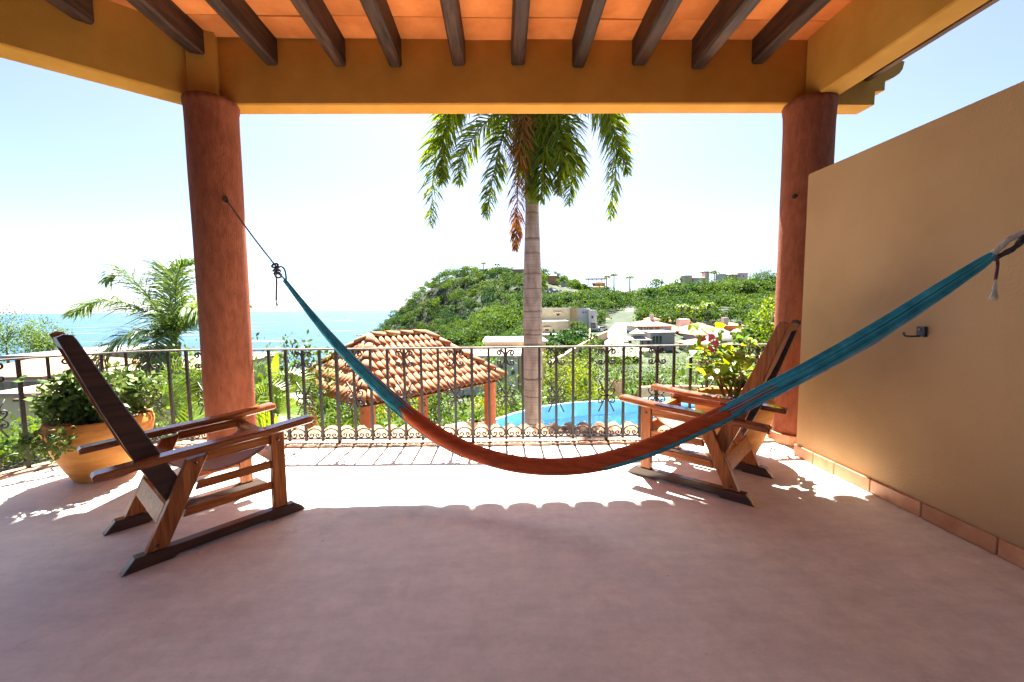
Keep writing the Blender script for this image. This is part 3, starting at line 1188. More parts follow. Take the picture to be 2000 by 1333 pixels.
# dark drip edge along the right-hand eave
MB().box((3.50, 1.0, 3.50), (.05, 6.0, .06)).build('drip_edge', MT['dark_wood'], roof)
MB().box((3.31, 1.0, 3.60), (.37, 6.0, .05)).build('eave_board', MT['dark_wood'], roof)

# ------------------------------------------------------------------ right wall with skirting tiles, house wall behind
wall = thing('side_wall', 'plain sand ochre plaster wall along the right side of the terrace', 'wall', (2.76, .5, 0))
mb = MB()
xw, yw, zt = 2.665, 3.55, 2.475
prof = [(yw, 0.0), (yw, zt - .012), (yw - .012, zt), (-2.6, zt), (-2.6, 0.0)]
mb.prism(prof, xw, xw + .2, 'x')
mb.build('wall_body', MT['wall'], wall)
joints = [3.56, 3.33, 3.11, 2.79, 2.43, 2.03, 1.62, 1.22, .82, .42, .02, -.38, -.78, -1.18, -1.58, -1.98, -2.38]
for a, b in zip(joints, joints[1:]):
    me = MB().box((0, 0, 0), (.016, a - b - .007, .098), bev=.004).mesh('skirting_tile', MT['skirting'])
    o = mk_obj('skirting_tile', me, wall)
    o.location = Vector((xw - .009, (a + b) / 2, .051)) - ORG[wall]
    o.rotation_euler = (0, random.uniform(-.01, .01), 0)
me = MB().box((0, 0, 0), (.19, .016, .098), bev=.004).mesh('skirting_tile', MT['skirting'])
o = mk_obj('skirting_tile', me, wall)
o.location = Vector((xw + .085, yw + .009, .051)) - ORG[wall]

hw = thing('house_wall', 'ochre house wall behind the viewer closing the back of the terrace', 'wall', (0, -2.6, 0))
mb = MB()
mb.box((-5.1, -2.7, 1.9), (2.2, .2, 3.8))
mb.box((2.2, -2.7, 1.9), (2.2, .2, 3.8))
mb.box((-1.45, -2.7, 3.2), (5.1, .2, 1.2))
mb.build('wall_body', MT['wall'], hw)


# ================================================================== THINGS ON THE TERRACE
# ------------------------------------------------------------------ wrought iron railing
RH = 0.965
rail = thing('iron_railing', 'brown wrought iron railing with scroll ornaments around the terrace edge', 'railing', (0, 4.0, 0))


def spiral(c, r0, turns, a0, sgn, n=14, r1=0.25):
    out = []
    for i in range(n):
        f = i / (n - 1)
        r = r0 * (1 - f * (1 - r1))
        a = a0 + sgn * turns * 2 * math.pi * f
        out.append((c[0] + r * math.cos(a), c[1] + r * math.sin(a)))
    return out


def c_scroll(w, h):
    """2D points of a C scroll whose back touches x=0 at mid height and whose curled ends open outward (+x)."""
    up_ = []
    # back of the C
    for i in range(9):
        a = math.pi + (i / 8) * (-math.pi * .5)       # 180 -> 90 deg
        up_.append((w * .55 + w * .55 * math.cos(a), h * .5 * math.sin(a)))
    # curl
    rr = h * .17
    up_ += spiral((w * .62, h * .5 - rr), rr, 1.05, math.pi * .5, -1, 16, .28)[1:]
    lo = [(x, -y) for x, y in reversed(up_)]
    return lo + up_[1:]


def flat2d(pts, r, seg=4):
    mb = MB()
    mb.tube([(x, 0, z) for x, z in pts], r, seg, True, True)
    return mb


top = c_scroll(.085, .150)
mid_up = [(0.004, -.002), (.03, -.006), (.055, .004), (.072, .026), (.076, .045), (.07, .062)] + spiral((.052, .048), .022, .8, .6, 1, 10, .25)
bar_me = MB().box((0, 0, RH / 2 + .02), (.023, .023, RH - .04)).mesh('bar', MT['iron'])
post_me = MB().box((0, 0, RH / 2), (.028, .028, RH)).mesh('post', MT['iron'])
tb = MB()
for sg in (-1, 1):
    tb.tube([(sg * (x + .008), 0, z) for x, z in top], .0088, 5)
tb.box((0, 0, 0), (.028, .026, .03))
top_me = tb.mesh('top_scroll', MT['iron'])
mbm = MB()
for sg in (-1, 1):
    for sv in (-1, 1):
        mbm.tube([(sg * (x + .006), 0, sv * (z + .006)) for x, z in mid_up], .0072, 5)
    mbm.tube([(sg * .078, 0.004, .165), (0, 0.012, 0), (-sg * .078, 0.004, -.165)], .0072, 5)
mbm.box((0, 0, 0), (.026, .028, .03))
mid_me = mbm.mesh('cross_scroll', MT['iron'])


def low_scroll_mesh(w):
    m_ = MB()
    n = 14
    m_.tube([(w / 2 * math.cos(math.pi * i / n), 0, .012 + .088 * math.sin(math.pi * i / n) ** .8) for i in range(n + 1)], .0072, 5)
    for sg in (-1, 1):
        c = (sg * w * .20, .032)
        pts = [(sg * w * .46, .05), (sg * w * .40, .018), (sg * w * .28, .006)] + [(p[0], p[1]) for p in spiral(c, .024, .95, -math.pi / 2, sg * -1 if sg > 0 else 1, 12, .25)]
        m_.tube([(x, 0, z) for x, z in pts], .0072, 5)
    return m_.mesh('base_scroll', MT['iron'])


low_me = low_scroll_mesh(.158)
s_anchor = find_s(1.055)
SP = .168
k0 = -int(s_anchor / SP)
mbt, mbb = MB(), MB()
samples = [path_at(i * .06)[0] for i in range(int(lens[-1] / .06))]


def strip(mb, z, w, h):
    vs, fs = [], []
    n = len(samples)
    for i, p in enumerate(samples):
        t = (samples[min(i + 1, n - 1)] - samples[max(i - 1, 0)]).normalized()
        nn = Vector((t.y, -t.x, 0))
        for (u, v) in ((-w / 2, -h / 2), (w / 2, -h / 2), (w / 2, h / 2), (-w / 2, h / 2)):
            vs.append(p + nn * u + Vector((0, 0, z + v)))
    for i in range(n - 1):
        for k in range(4):
            k2 = (k + 1) % 4
            fs.append((i * 4 + k, i * 4 + k2, (i + 1) * 4 + k2, (i + 1) * 4 + k))
    mb.add(vs, fs)


strip(mbt, RH + .004, .048, .014)
mbt.build('hand_rail', MT['iron_pale'], rail)
strip(mbb, .062, .022, .012)
mbb.build('bottom_rail', MT['iron'], rail)
k = k0
while True:
    s = s_anchor + k * SP
    if s > lens[-1] - .05:
        break
    if s > .03:
        p, t = path_at(s)
        ang = math.atan2(-t.y, -t.x)
        if (Vector((p.x, p.y)) - Vector(COL_L[:2])).length > .205:
            post = (k % 8 == 0)
            o = mk_obj('post' if post else 'bar', post_me if post else bar_me, rail)
            o.location = p - ORG[rail]
            o.rotation_euler = (0, 0, ang)
            if k % 3 == 0:
                o = mk_obj('top_scroll', top_me, rail)
                o.location = p + Vector((0, 0, .865)) - ORG[rail]
                o.rotation_euler = (0, 0, ang)
                o = mk_obj('cross_scroll', mid_me, rail)
                o.location = p + Vector((0, 0, .475)) - ORG[rail]
                o.rotation_euler = (0, 0, ang)
        p2, t2 = path_at(s + SP / 2)
        if (Vector((p2.x, p2.y)) - Vector(COL_L[:2])).length > .19 and s + SP < lens[-1]:
            o = mk_obj('base_scroll', low_me, rail)
            o.location = p2 + Vector((0, 0, .066)) - ORG[rail]
            o.rotation_euler = (0, 0, math.atan2(-t2.y, -t2.x))
    k += 1

# ------------------------------------------------------------------ sling armchairs
def board(parent, name, pts, y0, y1, m, bev=.004):
    """A board cut to outline pts in the chair's side plane (x forward, z up), from y0 to y1 across, edges eased."""
    n = len(pts)
    cx = sum(p[0] for p in pts) / n
    cz = sum(p[1] for p in pts) / n
    area = sum(pts[i][0] * pts[(i + 1) % n][1] - pts[(i + 1) % n][0] * pts[i][1] for i in range(n))
    if area < 0:
        pts = list(reversed(pts))

    def ins(d):
        out = []
        for i in range(n):
            a, b, c = Vector(pts[i - 1]), Vector(pts[i]), Vector(pts[(i + 1) % n])
            d1, d2 = (b - a).normalized(), (c - b).normalized()
            n1, n2 = Vector((-d1.y, d1.x)), Vector((-d2.y, d2.x))
            q = (n1 + n2)
            q = q / max(.35, q.dot(n1)) if q.length > 1e-6 else n1
            out.append(b + q * d)
        return out
    inn = ins(bev)
    rings = [([tuple(p) for p in inn], y0), (pts, y0 + bev), (pts, y1 - bev), ([tuple(p) for p in inn], y1)]
    vs, fs = [], []
    for ring, y in rings:
        vs += [(p[0], y, p[1]) for p in ring]
    fs.append(tuple(range(n)))
    fs.append(tuple(3 * n + i for i in range(n - 1, -1, -1)))
    for r in range(3):
        for i in range(n):
            j = (i + 1) % n
            fs.append((r * n + i, (r + 1) * n + i, (r + 1) * n + j, r * n + j))
    return MB().add(vs, fs).build(name, m, parent, local=True)


def make_chair():
    W = .675
    t = thing('sling_armchair', 'x', 'armchair', (0, 0, 0), 'wooden sling armchairs on the terrace')
    for side in (0, 1):
        def Y(a, b):
            return (a, b) if side == 0 else (W - b, W - a)
        # sled runner: raised middle, splayed ends
        run = [(0.0, 0.0), (.21, 0.0), (.235, .014), (.69, .014), (.715, 0.0), (.925, 0.0), (.905, .03), (.855, .07), (.055, .07)]
        board(t, 'runner', run, *Y(.0, .062), MT['wood_dark'])
        board(t, 'front_leg', [(.732, .072), (.815, .072), (.815, .578), (.735, .566)], *Y(.008, .054), MT['wood_z'])
        board(t, 'rear_leg', [(.100, .072), (.195, .072), (.402, .533), (.303, .523)], *Y(.008, .054), MT['wood_z'])
        board(t, 'arm', [(-.068, .526), (.30, .548), (.70, .565), (.985, .590), (1.0, .605), (.995, .628), (.975, .634), (.70, .606), (.30, .588), (-.06, .563), (-.072, .55)],
              *Y(-.022, .072), MT['wood_arm'], .008)
        board(t, 'arm_rail', [(.375, .492), (.734, .500), (.734, .566), (.40, .548)], *Y(.018, .044), MT['wood_x'])
        board(t, 'side_slat', [(.335, .338), (.735, .340), (.735, .387), (.352, .384)], *Y(.016, .044), MT['wood_x'])
        board(t, 'side_slat', [(.272, .203), (.732, .203), (.732, .250), (.292, .250)], *Y(.016, .044), MT['wood_x'])
        board(t, 'back_rail', [(.210, .300), (.268, .425), (.198, .587), (.075, .87), (-.072, 1.222), (-.085, 1.245), (-.115, 1.250), (-.140, 1.236), (-.015, .86), (.090, .573)],
              *Y(.056, .100), MT['wood_dark'] if side == 0 else MT['wood_z'])  # shade on this one rail is put into the darker cedar
    # crosspieces
    board(t, 'rear_stretcher', [(.158, .20), (.182, .188), (.222, .282), (.198, .294)], .054, W - .054, MT['wood_x'])
    board(t, 'front_stretcher', [(.755, .36), (.79, .36), (.79, .43), (.755, .43)], .054, W - .054, MT['wood_x'])
    board(t, 'seat_bar', [(.745, .49), (.79, .49), (.795, .535), (.745, .535)], .054, W - .054, MT['wood_x'])
    board(t, 'back_bar', [(-.120, 1.175), (-.09, 1.185), (-.105, 1.228), (-.13, 1.22)], .096, W - .096, MT['wood_x'])
    board(t, 'lower_back_bar', [(.19, .395), (.215, .40), (.245, .44), (.225, .455)], .096, W - .096, MT['wood_x'])
    # leather sling
    C = bez([(-.098, 1.215), (-.07, 1.13), (.0, .93), (.085, .735), (.18, .575), (.30, .462), (.44, .408), (.58, .413), (.69, .455), (.775, .535)], 40)
    mbs = MB()
    ny = 9
    vs, fs = [], []
    for i, c in enumerate(C):
        f = i / 39
        tt = (C[min(i + 1, 39)] - C[max(i - 1, 0)]).normalized()
        nn = Vector((-tt.y, tt.x))
        sag = -.030 * math.sin(math.pi * f) ** .7
        for j in range(ny):
            v = j / (ny - 1)
            y = .075 + (W - .15) * v
            k = sag * math.sin(math.pi * v)
            vs.append((c.x + nn.x * k * -1 if False else c.x, y, c.y + k))
    for i in range(39):
        for j in range(ny - 1):
            fs.append((i * ny + j, i * ny + j + 1, (i + 1) * ny + j + 1, (i + 1) * ny + j))
    mbs.add(vs, fs, True)
    o = mbs.build('sling', MT['leather'], t, local=True)
    md = o.modifiers.new('thickness', 'SOLIDIFY')
    md.thickness = .006
    md.offset = 0
    # brass-headed bolts on the arms
    for side in (0, 1):
        y = -.008 if side == 0 else W + .008
        for (x, z) in ((.775, .52), (.34, .50), (.15, .10)):
            mbk = MB().tube([(x, y * .0 + (.006 if side == 0 else W - .006), z), (x, (.003 if side == 0 else W - .003), z)], .009, 8)
            mbk.build('wood_plug', MT['wood_dark'], t, local=True)
    return t


chair = make_chair()
chair['label'] = 'wooden sling armchair on the left, its dark back rail towards the viewer'
chair.location = (-1.951, 2.047, 0)
chair.rotation_euler = (0, 0, R_(49.1))
chair2 = copy_tree(chair)
# the right-hand chair is the mirror image in plan: same chair turned round, near side towards the viewer
chair2['label'] = 'wooden sling armchair on the right, behind the hammock and beside the ochre wall'
d2 = Vector((-.722, .691, 0))
e2 = Vector((.691, .722, 0))
chair2.location = Vector((1.695, 2.611, 0)) + e2 * .675
chair2.rotation_euler = (0, 0, R_(136.25))

# ------------------------------------------------------------------ hammock
ham = thing('hammock', 'rust red and teal string hammock slung across the terrace', 'hammock', (0.2, 2.62, 0.2))
CL = [(-1.815, 3.539, 1.608), (-1.592, 3.438, 1.361), (-1.35, 3.327, 1.112), (-1.118, 3.221, 0.903), (-0.896, 3.12, 0.725), (-0.685, 3.024, 0.571), (-0.484, 2.932, 0.452),
      (-0.291, 2.844, 0.375), (-0.108, 2.76, 0.332), (0.067, 2.681, 0.312), (0.232, 2.605, 0.318), (0.39, 2.534, 0.342), (0.539, 2.465, 0.382), (0.681, 2.401, 0.439),
      (0.815, 2.339, 0.508), (0.943, 2.281, 0.586), (1.064, 2.226, 0.667), (1.18, 2.173, 0.747), (1.29, 2.123, 0.828), (1.394, 2.075, 0.911), (1.494, 2.03, 0.988),
      (1.589, 1.986, 1.063), (1.768, 1.905, 1.212), (1.93, 1.831, 1.363), (2.08, 1.762, 1.506), (2.137, 1.737, 1.562)]
HC = bez(CL, 120)


def ham_frame(f):
    u = max(0, min(f, 1)) * 119
    k = min(int(u), 118)
    p = HC[k].lerp(HC[k + 1], u - k)
    t = (HC[k + 1] - HC[k]).normalized()
    side = Vector((t.y, -t.x, 0)).normalized()      # towards the viewer side (-Y)
    if side.y > 0:
        side = -side
    up_ = side.cross(t)
    if up_.z < 0:
        up_ = -up_
    return p, t, side, up_


def find_f(x):
    for i in range(120):
        if HC[i].x >= x:
            return i / 119
    return 1.0


def cloth(name, f0, f1, half, arc0, arc1, m, lumps, thick=.008, offs=(0, 0), n=70, k=15, fray=0.0):
    """Gathered cloth: a trough section between angles arc0..arc1 (0 = towards viewer, 90 = down), pleated along its length."""
    vs, fs = [], []
    for i in range(n + 1):
        f = f0 + (f1 - f0) * i / n
        for j in range(k + 1):
            a = arc0 + (arc1 - arc0) * j / k
            ff = f
            if fray:
                ff = f + fray * (math.sin(j * 2.4) * .6 + math.sin(j * 5.1 + 1) * .4) * (max(0, i / n - .8) * 5) - fray * (math.sin(j * 1.9 + 2) * .6) * (max(0, .2 - i / n) * 5)
            p, t, sd, up_ = ham_frame(ff)
            h = half(ff)
            g = 1 + lumps * (math.sin(j * 2.1 + f * 9) * .5 + math.sin(j * 3.7 - f * 14 + 1.3) * .3)
            r = h * g
            q = p + sd * (math.cos(a) * r * .75 + offs[0]) - up_ * (math.sin(a) * r + offs[1])
            vs.append(q)
    for i in range(n):
        for j in range(k):
            fs.append((i * (k + 1) + j, i * (k + 1) + j + 1, (i + 1) * (k + 1) + j + 1, (i + 1) * (k + 1) + j))
    o = MB().add(vs, fs, True).build(name, m, ham)
    md = o.modifiers.new('thickness', 'SOLIDIFY')
    md.thickness = thick
    md.offset = 0
    return o




def half_body(f):
    # half height of the bundle along its length, in metres
    xs = [0, find_f(-1.35), find_f(-.9), find_f(-.48), find_f(.07), find_f(.54), find_f(.94), find_f(1.18), find_f(1.5), find_f(1.77), find_f(2.0), 1]
    hs = [.018, .042, .054, .056, .054, .050, .045, .042, .040, .040, .032, .017]
    return float(np.interp(f, xs, hs))


cloth('body', find_f(-.74), find_f(1.22), half_body, -R_(88), R_(268), MT['red_cloth'], .07, fray=.012)
# teal border cloth hanging under the red at both ends
cloth('border', find_f(-.82), find_f(-.30), lambda f: half_body(f) * (1.07 + .02 * math.sin(f * 40)), R_(48), R_(140), MT['teal_cloth'], .05, n=40, fray=.012)
cloth('border', find_f(.62), find_f(1.27), lambda f: half_body(f) * (1.08 + .03 * math.sin(f * 33)), R_(28), R_(128), MT['teal_cloth'], .05, n=40, fray=.012)


def strings(name, f_body, f_end, m, n, seed, spread=1.0, r=.0032, lo=0.0, hi=6.283, sag=.0):
    rnd = random.Random(seed)
    mb = MB()
    for i in range(n):
        a = lo + (hi - lo) * rnd.random()
        q = .45 + .55 * rnd.random() ** .5
        fs_ = f_body + rnd.uniform(-.012, .012)
        pts = []
        K = 9
        ph = rnd.uniform(0, 6.28)
        for k in range(K + 1):
            u = k / K
            f = fs_ + (f_end - fs_) * u
            p, t, sd, up_ = ham_frame(f)
            h = half_body(f) * q * spread * (1 - .15 * u)
            aa = a + .5 * math.sin(u * 2 + ph) * .4
            sg = -sag * math.sin(math.pi * u) * rnd.uniform(.5, 1)
            pts.append(p + sd * math.cos(aa) * h * .75 - up_ * math.sin(aa) * h + Vector((0, 0, sg)))
        mb.tube(pts, r, 4, False)
    o = mb.build(name, m, ham)
    return o


strings('end_strings', find_f(-.68), 0.0, MT['teal_string'], 80, 1, 1.0)
strings('end_strings', find_f(-.68), 0.0, MT['mid_string'], 30, 15, 1.03)
strings('end_strings', find_f(-.75), 0.0, MT['pale_string'], 7, 2, 1.08, .0025, R_(60), R_(150), .01)
strings('end_strings', find_f(1.18), 1.0, MT['teal_string'], 120, 3, 1.0, .0034)
strings('end_strings', find_f(1.18), 1.0, MT['dark_string'], 50, 13, .97, .0034)
strings('end_strings', find_f(1.18), 1.0, MT['mid_string'], 45, 14, 1.04, .003)
strings('end_strings', find_f(1.28), 1.0, MT['pale_string'], 16, 4, 1.06, .0024, R_(45), R_(140), .012)


strings('body_threads', find_f(1.12), find_f(1.42), MT['red_cloth'], 40, 31, 1.03, .0042, R_(-80), R_(80))
strings('body_threads', find_f(-.6), find_f(-1.1), MT['red_cloth'], 22, 32, 1.03, .0042, R_(-150), R_(-20))


def twisted(pts, r, m, name, parent, turns=30, n=60):
    C = bez(pts, n)
    mb = MB()
    for s in (0, 1):
        q = []
        for i, c in enumerate(C):
            t = (C[min(i + 1, n - 1)] - C[max(i - 1, 0)]).normalized()
            u = t.orthogonal().normalized()
            w = t.cross(u)
            a = i / n * turns * 2 * math.pi + s * math.pi
            q.append(c + (u * math.cos(a) + w * math.sin(a)) * r * .5)
        mb.tube(q, r * .62, 5)
    return mb.build(name, m, parent)


A_ = Vector((-2.448, 3.842, 2.352))
K_ = Vector((-1.897, 3.577, 1.724))
twisted([A_, A_.lerp(K_, .5) + Vector((0, 0, -.012)), K_], .0075, MT['rope_dark'], 'rope', ham, 26, 80)
# knot: a few looped turns
mb = MB()
for j in range(4):
    a0 = j * .9
    c = K_ + Vector((-.012 + .008 * j, 0, .012 - .028 * j))
    mb.tube([c + Vector((.024 * math.cos(a), .02 * math.sin(a), .018 * math.sin(a + a0))) for a in [i * 2 * math.pi / 12 for i in range(13)]], .0085, 6)
mb.build('knot', MT['rope_dark'], ham)
mb = MB()
lp = [K_ + Vector((.0, 0, -.02)), K_ + Vector((.04, -.01, .002)), K_ + Vector((.075, -.02, -.02)), K_ + Vector((.09, -.03, -.07)), Vector(CL[0]) + Vector((.01, 0, 0)),
      K_ + Vector((.06, -.03, -.085)), K_ + Vector((.02, -.01, -.06)), K_ + Vector((-.005, 0, -.03))]
mb.tube(bez(lp, 30), .0075, 6)
mb.build('end_loop', MT['teal_string'], ham)
tw = [K_ + Vector((-.005, -.01, -.05)), K_ + Vector((.0, -.01, -.12)), K_ + Vector((-.006, -.01, -.2)), K_ + Vector((-.012, -.01, -.285))]
twisted(tw, .008, MT['rope_plum'], 'rope_tail', ham, 12, 50)
mb = MB()
for j in range(10):
    e = tw[-1]
    mb.tube([e, e + Vector((random.uniform(-.012, .012), random.uniform(-.01, .01), -.045))], .0018, 4)
mb.build('tassel', MT['rope_plum'], ham)
# left anchor: iron eye on the column
eye = thing('column_hook', 'small dark iron ring on the left column holding the hammock rope', 'hook', (-2.46, 3.85, 2.35))
mb = MB()
c = Vector((-2.455, 3.848, 2.354))
mb.tube([c + Vector((.022 * math.cos(a), -.01 * math.cos(a), .022 * math.sin(a))) for a in [i * 2 * math.pi / 12 for i in range(13)]], .008, 6)
mb.tube([c + Vector((-.02, .06, 0)), c + Vector((-.012, .01, 0))], .009, 6)
mb.build('ring', MT['hook'], eye)
mb = MB()
for j in range(5):
    mb.tube([c + Vector((.004 * j, -.004 * j - .004, -.004 * j)) + Vector((.016 * math.sin(a), .008 * math.sin(a), .016 * math.cos(a))) for a in [i * 2 * math.pi / 8 for i in range(9)]], .005, 5)
mb.build('wrapping', MT['lime_leaf'] if False else MT['rope_dark'], eye)
# right end: wrapped loop and rope up to the wall hook outside the picture
E_ = Vector(CL[-1])
W_ = Vector((2.655, 1.50, 2.09))
hd = (W_ - E_).normalized()
hn = Vector((-.10, 0, .16)).normalized()
lp1 = [E_ - hd * .04, E_ + hd * .02 + hn * .008, E_ + hd * .07 + hn * .016, E_ + hd * .125 + hn * .004]
lp2 = [E_ - hd * .03 - hn * .006, E_ + hd * .03 - hn * .022, E_ + hd * .085 - hn * .026, E_ + hd * .125 - hn * .002]
twisted(lp1, .013, MT['rope_cream'], 'end_loop', ham, 14, 60)
twisted(lp2, .012, MT['rope_dark'], 'end_loop', ham, 14, 60)
twisted([E_ + hd * .105, E_ + hd * .2, E_.lerp(W_, .6), W_], .013, MT['rope_plum'], 'rope', ham, 24, 90)
MB().tube([W_ + Vector((0, 0, -.03)), W_ + Vector((-.03, 0, -.03)), W_ + Vector((-.035, 0, .0)), W_ + Vector((-.03, 0, .02))], .008, 6).build('anchor_hook', MT['hook'], ham)
q = [E_ + Vector((.005, -.01, -.01)), E_ + Vector((.009, -.012, -.05)), E_ + Vector((.004, -.012, -.105))]
twisted(q, .006, MT['rope_plum'], 'rope_tail', ham, 8, 40)
mb = MB()
for j in range(26):
    e = q[-1]
    mb.tube([e, e + Vector((random.uniform(-.008, .008), random.uniform(-.006, .006), -.04)), e + Vector((random.uniform(-.018, .014), random.uniform(-.01, .01), random.uniform(-.08, -.095)))], .0016, 4)
mb.build('tassel', MT['rope_cream'], ham)

# ------------------------------------------------------------------ black hook on the wall
wh = thing('wall_hook', 'small black iron hook and plate fixed to the ochre wall', 'hook', (2.66, 2.5, 1.17))
MB().box((2.653, 2.502, 1.180), (.024, .052, .066), bev=.004).build('plate', MT['hook'], wh)
mb = MB()
mb.tube([(2.642, 2.502, 1.152), (2.60, 2.515, 1.150), (2.575, 2.53, 1.152), (2.568, 2.534, 1.165), (2.568, 2.534, 1.176)], .006, 6)
mb.build('hook_arm', MT['hook'], wh)
MB().tube([(2.641, 2.502, 1.195), (2.635, 2.502, 1.195)], .008, 8).build('screw', MT['iron_pale'], wh)

# ------------------------------------------------------------------ clay pots
def clay_pot(loc, label, R, H, m, name='clay_pot', group=None, lean=0.0):
    t = thing(name, label, 'pot', loc, group)
    prof = [(0.001, 0), (R * .52, 0), (R * .55, H * .01), (R * .70, H * .22), (R * .86, H * .48), (R * .96, H * .70), (R * 1.0, H * .84), (R * 1.0, H * .90), (R * .975, H * .94),
            (R * .98, H * .97), (R * .96, H), (R * .90, H), (R * .87, H * .97), (R * .86, H * .86)]
    ph = random.uniform(0, 6)
    MB().lathe(prof, (0, 0, 0), 40, True, lambda a, z: 1 + .008 * math.sin(2 * a + ph) + .004 * math.sin(z * 60)).build('body', m, t, local=True)
    MB().disc((0, 0, H * .90), R * .87, 30).build('soil', MT['soil'], t, local=True)
    return t


POT_L, POT_R = Vector((-3.32, 3.43, 0)), Vector((2.10, 3.60, 0))
clay_pot(POT_L, 'large ochre clay pot behind the left armchair', .335, .50, MT['clay'], group='large clay pots at the railing')
clay_pot(POT_R, 'large ochre clay pot in the corner behind the right armchair', .325, .56, MT['clay'], group='large clay pots at the railing')


def leaf_mesh(length, width, m, fold=.18, droop=.15, lobes=False):
    n = 5
    vs, fs = [], []
    ws = [.08, .75, 1.0, .7, .25, .02] if not lobes else [.1, .95, 1.0, .72, .4, .03]
    for i in range(n + 1):
        f = i / n
        w = width * .5 * ws[i]
        z = -droop * length * f * f
        vs += [(-w, f * length, z + fold * w), (0, f * length, z), (w, f * length, z + fold * w)]
    for i in range(n):
        b = i * 3
        fs += [(b, b + 1, b + 4, b + 3), (b + 1, b + 2, b + 5, b + 4)]
    return MB().add(vs, fs, True).mesh('leaf', m)


def orient(d, up_):
    d = Vector(d).normalized()
    s = d.cross(Vector(up_))
    s = s.normalized() if s.length > 1e-4 else d.orthogonal().normalized()
    n = s.cross(d)
    return Matrix((s, d, n)).transposed().to_4x4()


# left pot: low mounded bush of small variegated leaves, some trailing over the rim
bl = thing('potted_bush', 'bushy small leaved variegated plant growing in the left clay pot', 'plant', POT_L + Vector((0, 0, .45)))
mb = MB()
stems = []
for i in range(70):
    a = random.random() * 6.283
    rr = random.uniform(.08, .38)
    tip = Vector((math.cos(a) * rr, math.sin(a) * rr, random.uniform(.12, .46) * (1 - .5 * rr) - max(0, rr - .36) * .7))
    base = Vector((math.cos(a) * .1, math.sin(a) * .1, -.02))
    stems.append((base, tip))
    mb.tube([base, base.lerp(tip, .5) + Vector((0, 0, .07)), tip], [.006, .005, .002], 5)
for a in (-1.9, -1.4):       # trailing shoots over the rim
    d = Vector((math.cos(a), math.sin(a), 0))
    mb.tube([d * .15, d * .34 + Vector((0, 0, .07)), d * .42 + Vector((0, 0, -.04)), d * .40 + Vector((0, 0, -.10))], [.006, .005, .004, .002], 5)
    stems.append((d * .36 + Vector((0, 0, .03)), d * .40 + Vector((0, 0, -.10))))
    stems.append((d * .30 + Vector((0, 0, .07)), d * .42 + Vector((0, 0, -.04))))
mb.build('stem', MT['stem'], bl, local=True)
lm = [leaf_mesh(.062, .040, MT['bush_leaf']), leaf_mesh(.05, .034, MT['bush_leaf'], .3), leaf_mesh(.072, .044, MT['bush_leaf'], .1, .3)]
n_l = 0
for i in range(290):
    b, tip = random.choice(stems)
    f = random.uniform(.55, 1.08)
    p = b.lerp(tip, f) + Vector((random.gauss(0, .03), random.gauss(0, .03), random.gauss(.02, .025)))
    if p.y > .15 and random.random() < .5:
        p.y *= -.8
    o = mk_obj('leaf', random.choice(lm), bl)
    d = Vector((p.x, p.y, 0)).normalized() * .8 + Vector((random.gauss(0, .6), random.gauss(0, .6), random.gauss(.1, .5)))
    o.matrix_local = Matrix.Translation(p) @ orient(d, (random.gauss(0, .5), random.gauss(0, .5) - .2, 1)) @ Matrix.Scale(random.uniform(.75, 1.25), 4)
lob = []
for i in range(120):
    b, tip = stems[i % len(stems)]
    p = b.lerp(tip, random.uniform(.6, 1.05))
    lob.append((tuple(p), (.095, .095, .07)))
me = foliage(lob, 46, .046, MT['bush_leaf_m'], 'leaves', wid=.68, shell=1.0)
o = mk_obj('leaves', me, bl)
o['kind'] = 'stuff'

# right pot: open hibiscus with woody stems, lime leaves and one pink flower
hb = thing('hibiscus', 'leggy hibiscus with lime green leaves and a pink flower in the right clay pot', 'plant', POT_R + Vector((0, 0, .5)))
mb = MB()
tips = []
rnd = random.Random(21)
for i in range(15):
    a = rnd.uniform(0, 6.283)
    rr = rnd.uniform(.15, .52)
    tip = Vector((math.cos(a) * rr - .08, math.sin(a) * rr * .7 - .04, rnd.uniform(.16, .60)))
    base = Vector((rnd.uniform(-.05, .05), rnd.uniform(-.05, .05), -.02))
    m1 = base.lerp(tip, .45) + Vector((rnd.uniform(-.05, .05), rnd.uniform(-.05, .05), .05))
    mb.tube([base, m1, tip], [.011, .008, .004], 6)
    for j in range(5):
        f = rnd.uniform(.35, 1)
        q = base.lerp(tip, f)
        t2 = q + Vector((rnd.uniform(-.2, .2), rnd.uniform(-.18, .18), rnd.uniform(.0, .18)))
        mb.tube([q, q.lerp(t2, .5) + Vector((0, 0, .015)), t2], [.005, .004, .002], 5)
        tips.append((q, t2))
    tips.append((m1, tip))
mb.build('stem', MT['stem'], hb, local=True)
hm = [leaf_mesh(.085, .062, MT['hib_leaf'], .2, .3, True), leaf_mesh(.07, .05, MT['hib_leaf'], .3, .2, True), leaf_mesh(.10, .075, MT['hib_leaf'], .12, .4, True)]
for i in range(298):
    b, tip = random.choice(tips)
    p = b.lerp(tip, random.uniform(.35, 1.05)) + Vector((random.gauss(0, .02), random.gauss(0, .02), random.gauss(0, .02)))
    o = mk_obj('leaf', random.choice(hm), hb)
    d = Vector((random.gauss(0, 1), random.gauss(0, 1), random.gauss(-.1, .5)))
    o.matrix_local = Matrix.Translation(p) @ orient(d, (random.gauss(0, .4), random.gauss(0, .4), 1)) @ Matrix.Scale(random.uniform(.8, 1.4), 4)
fl = at(1383, 671, 3.5) - ORG[hb]
mb = MB()
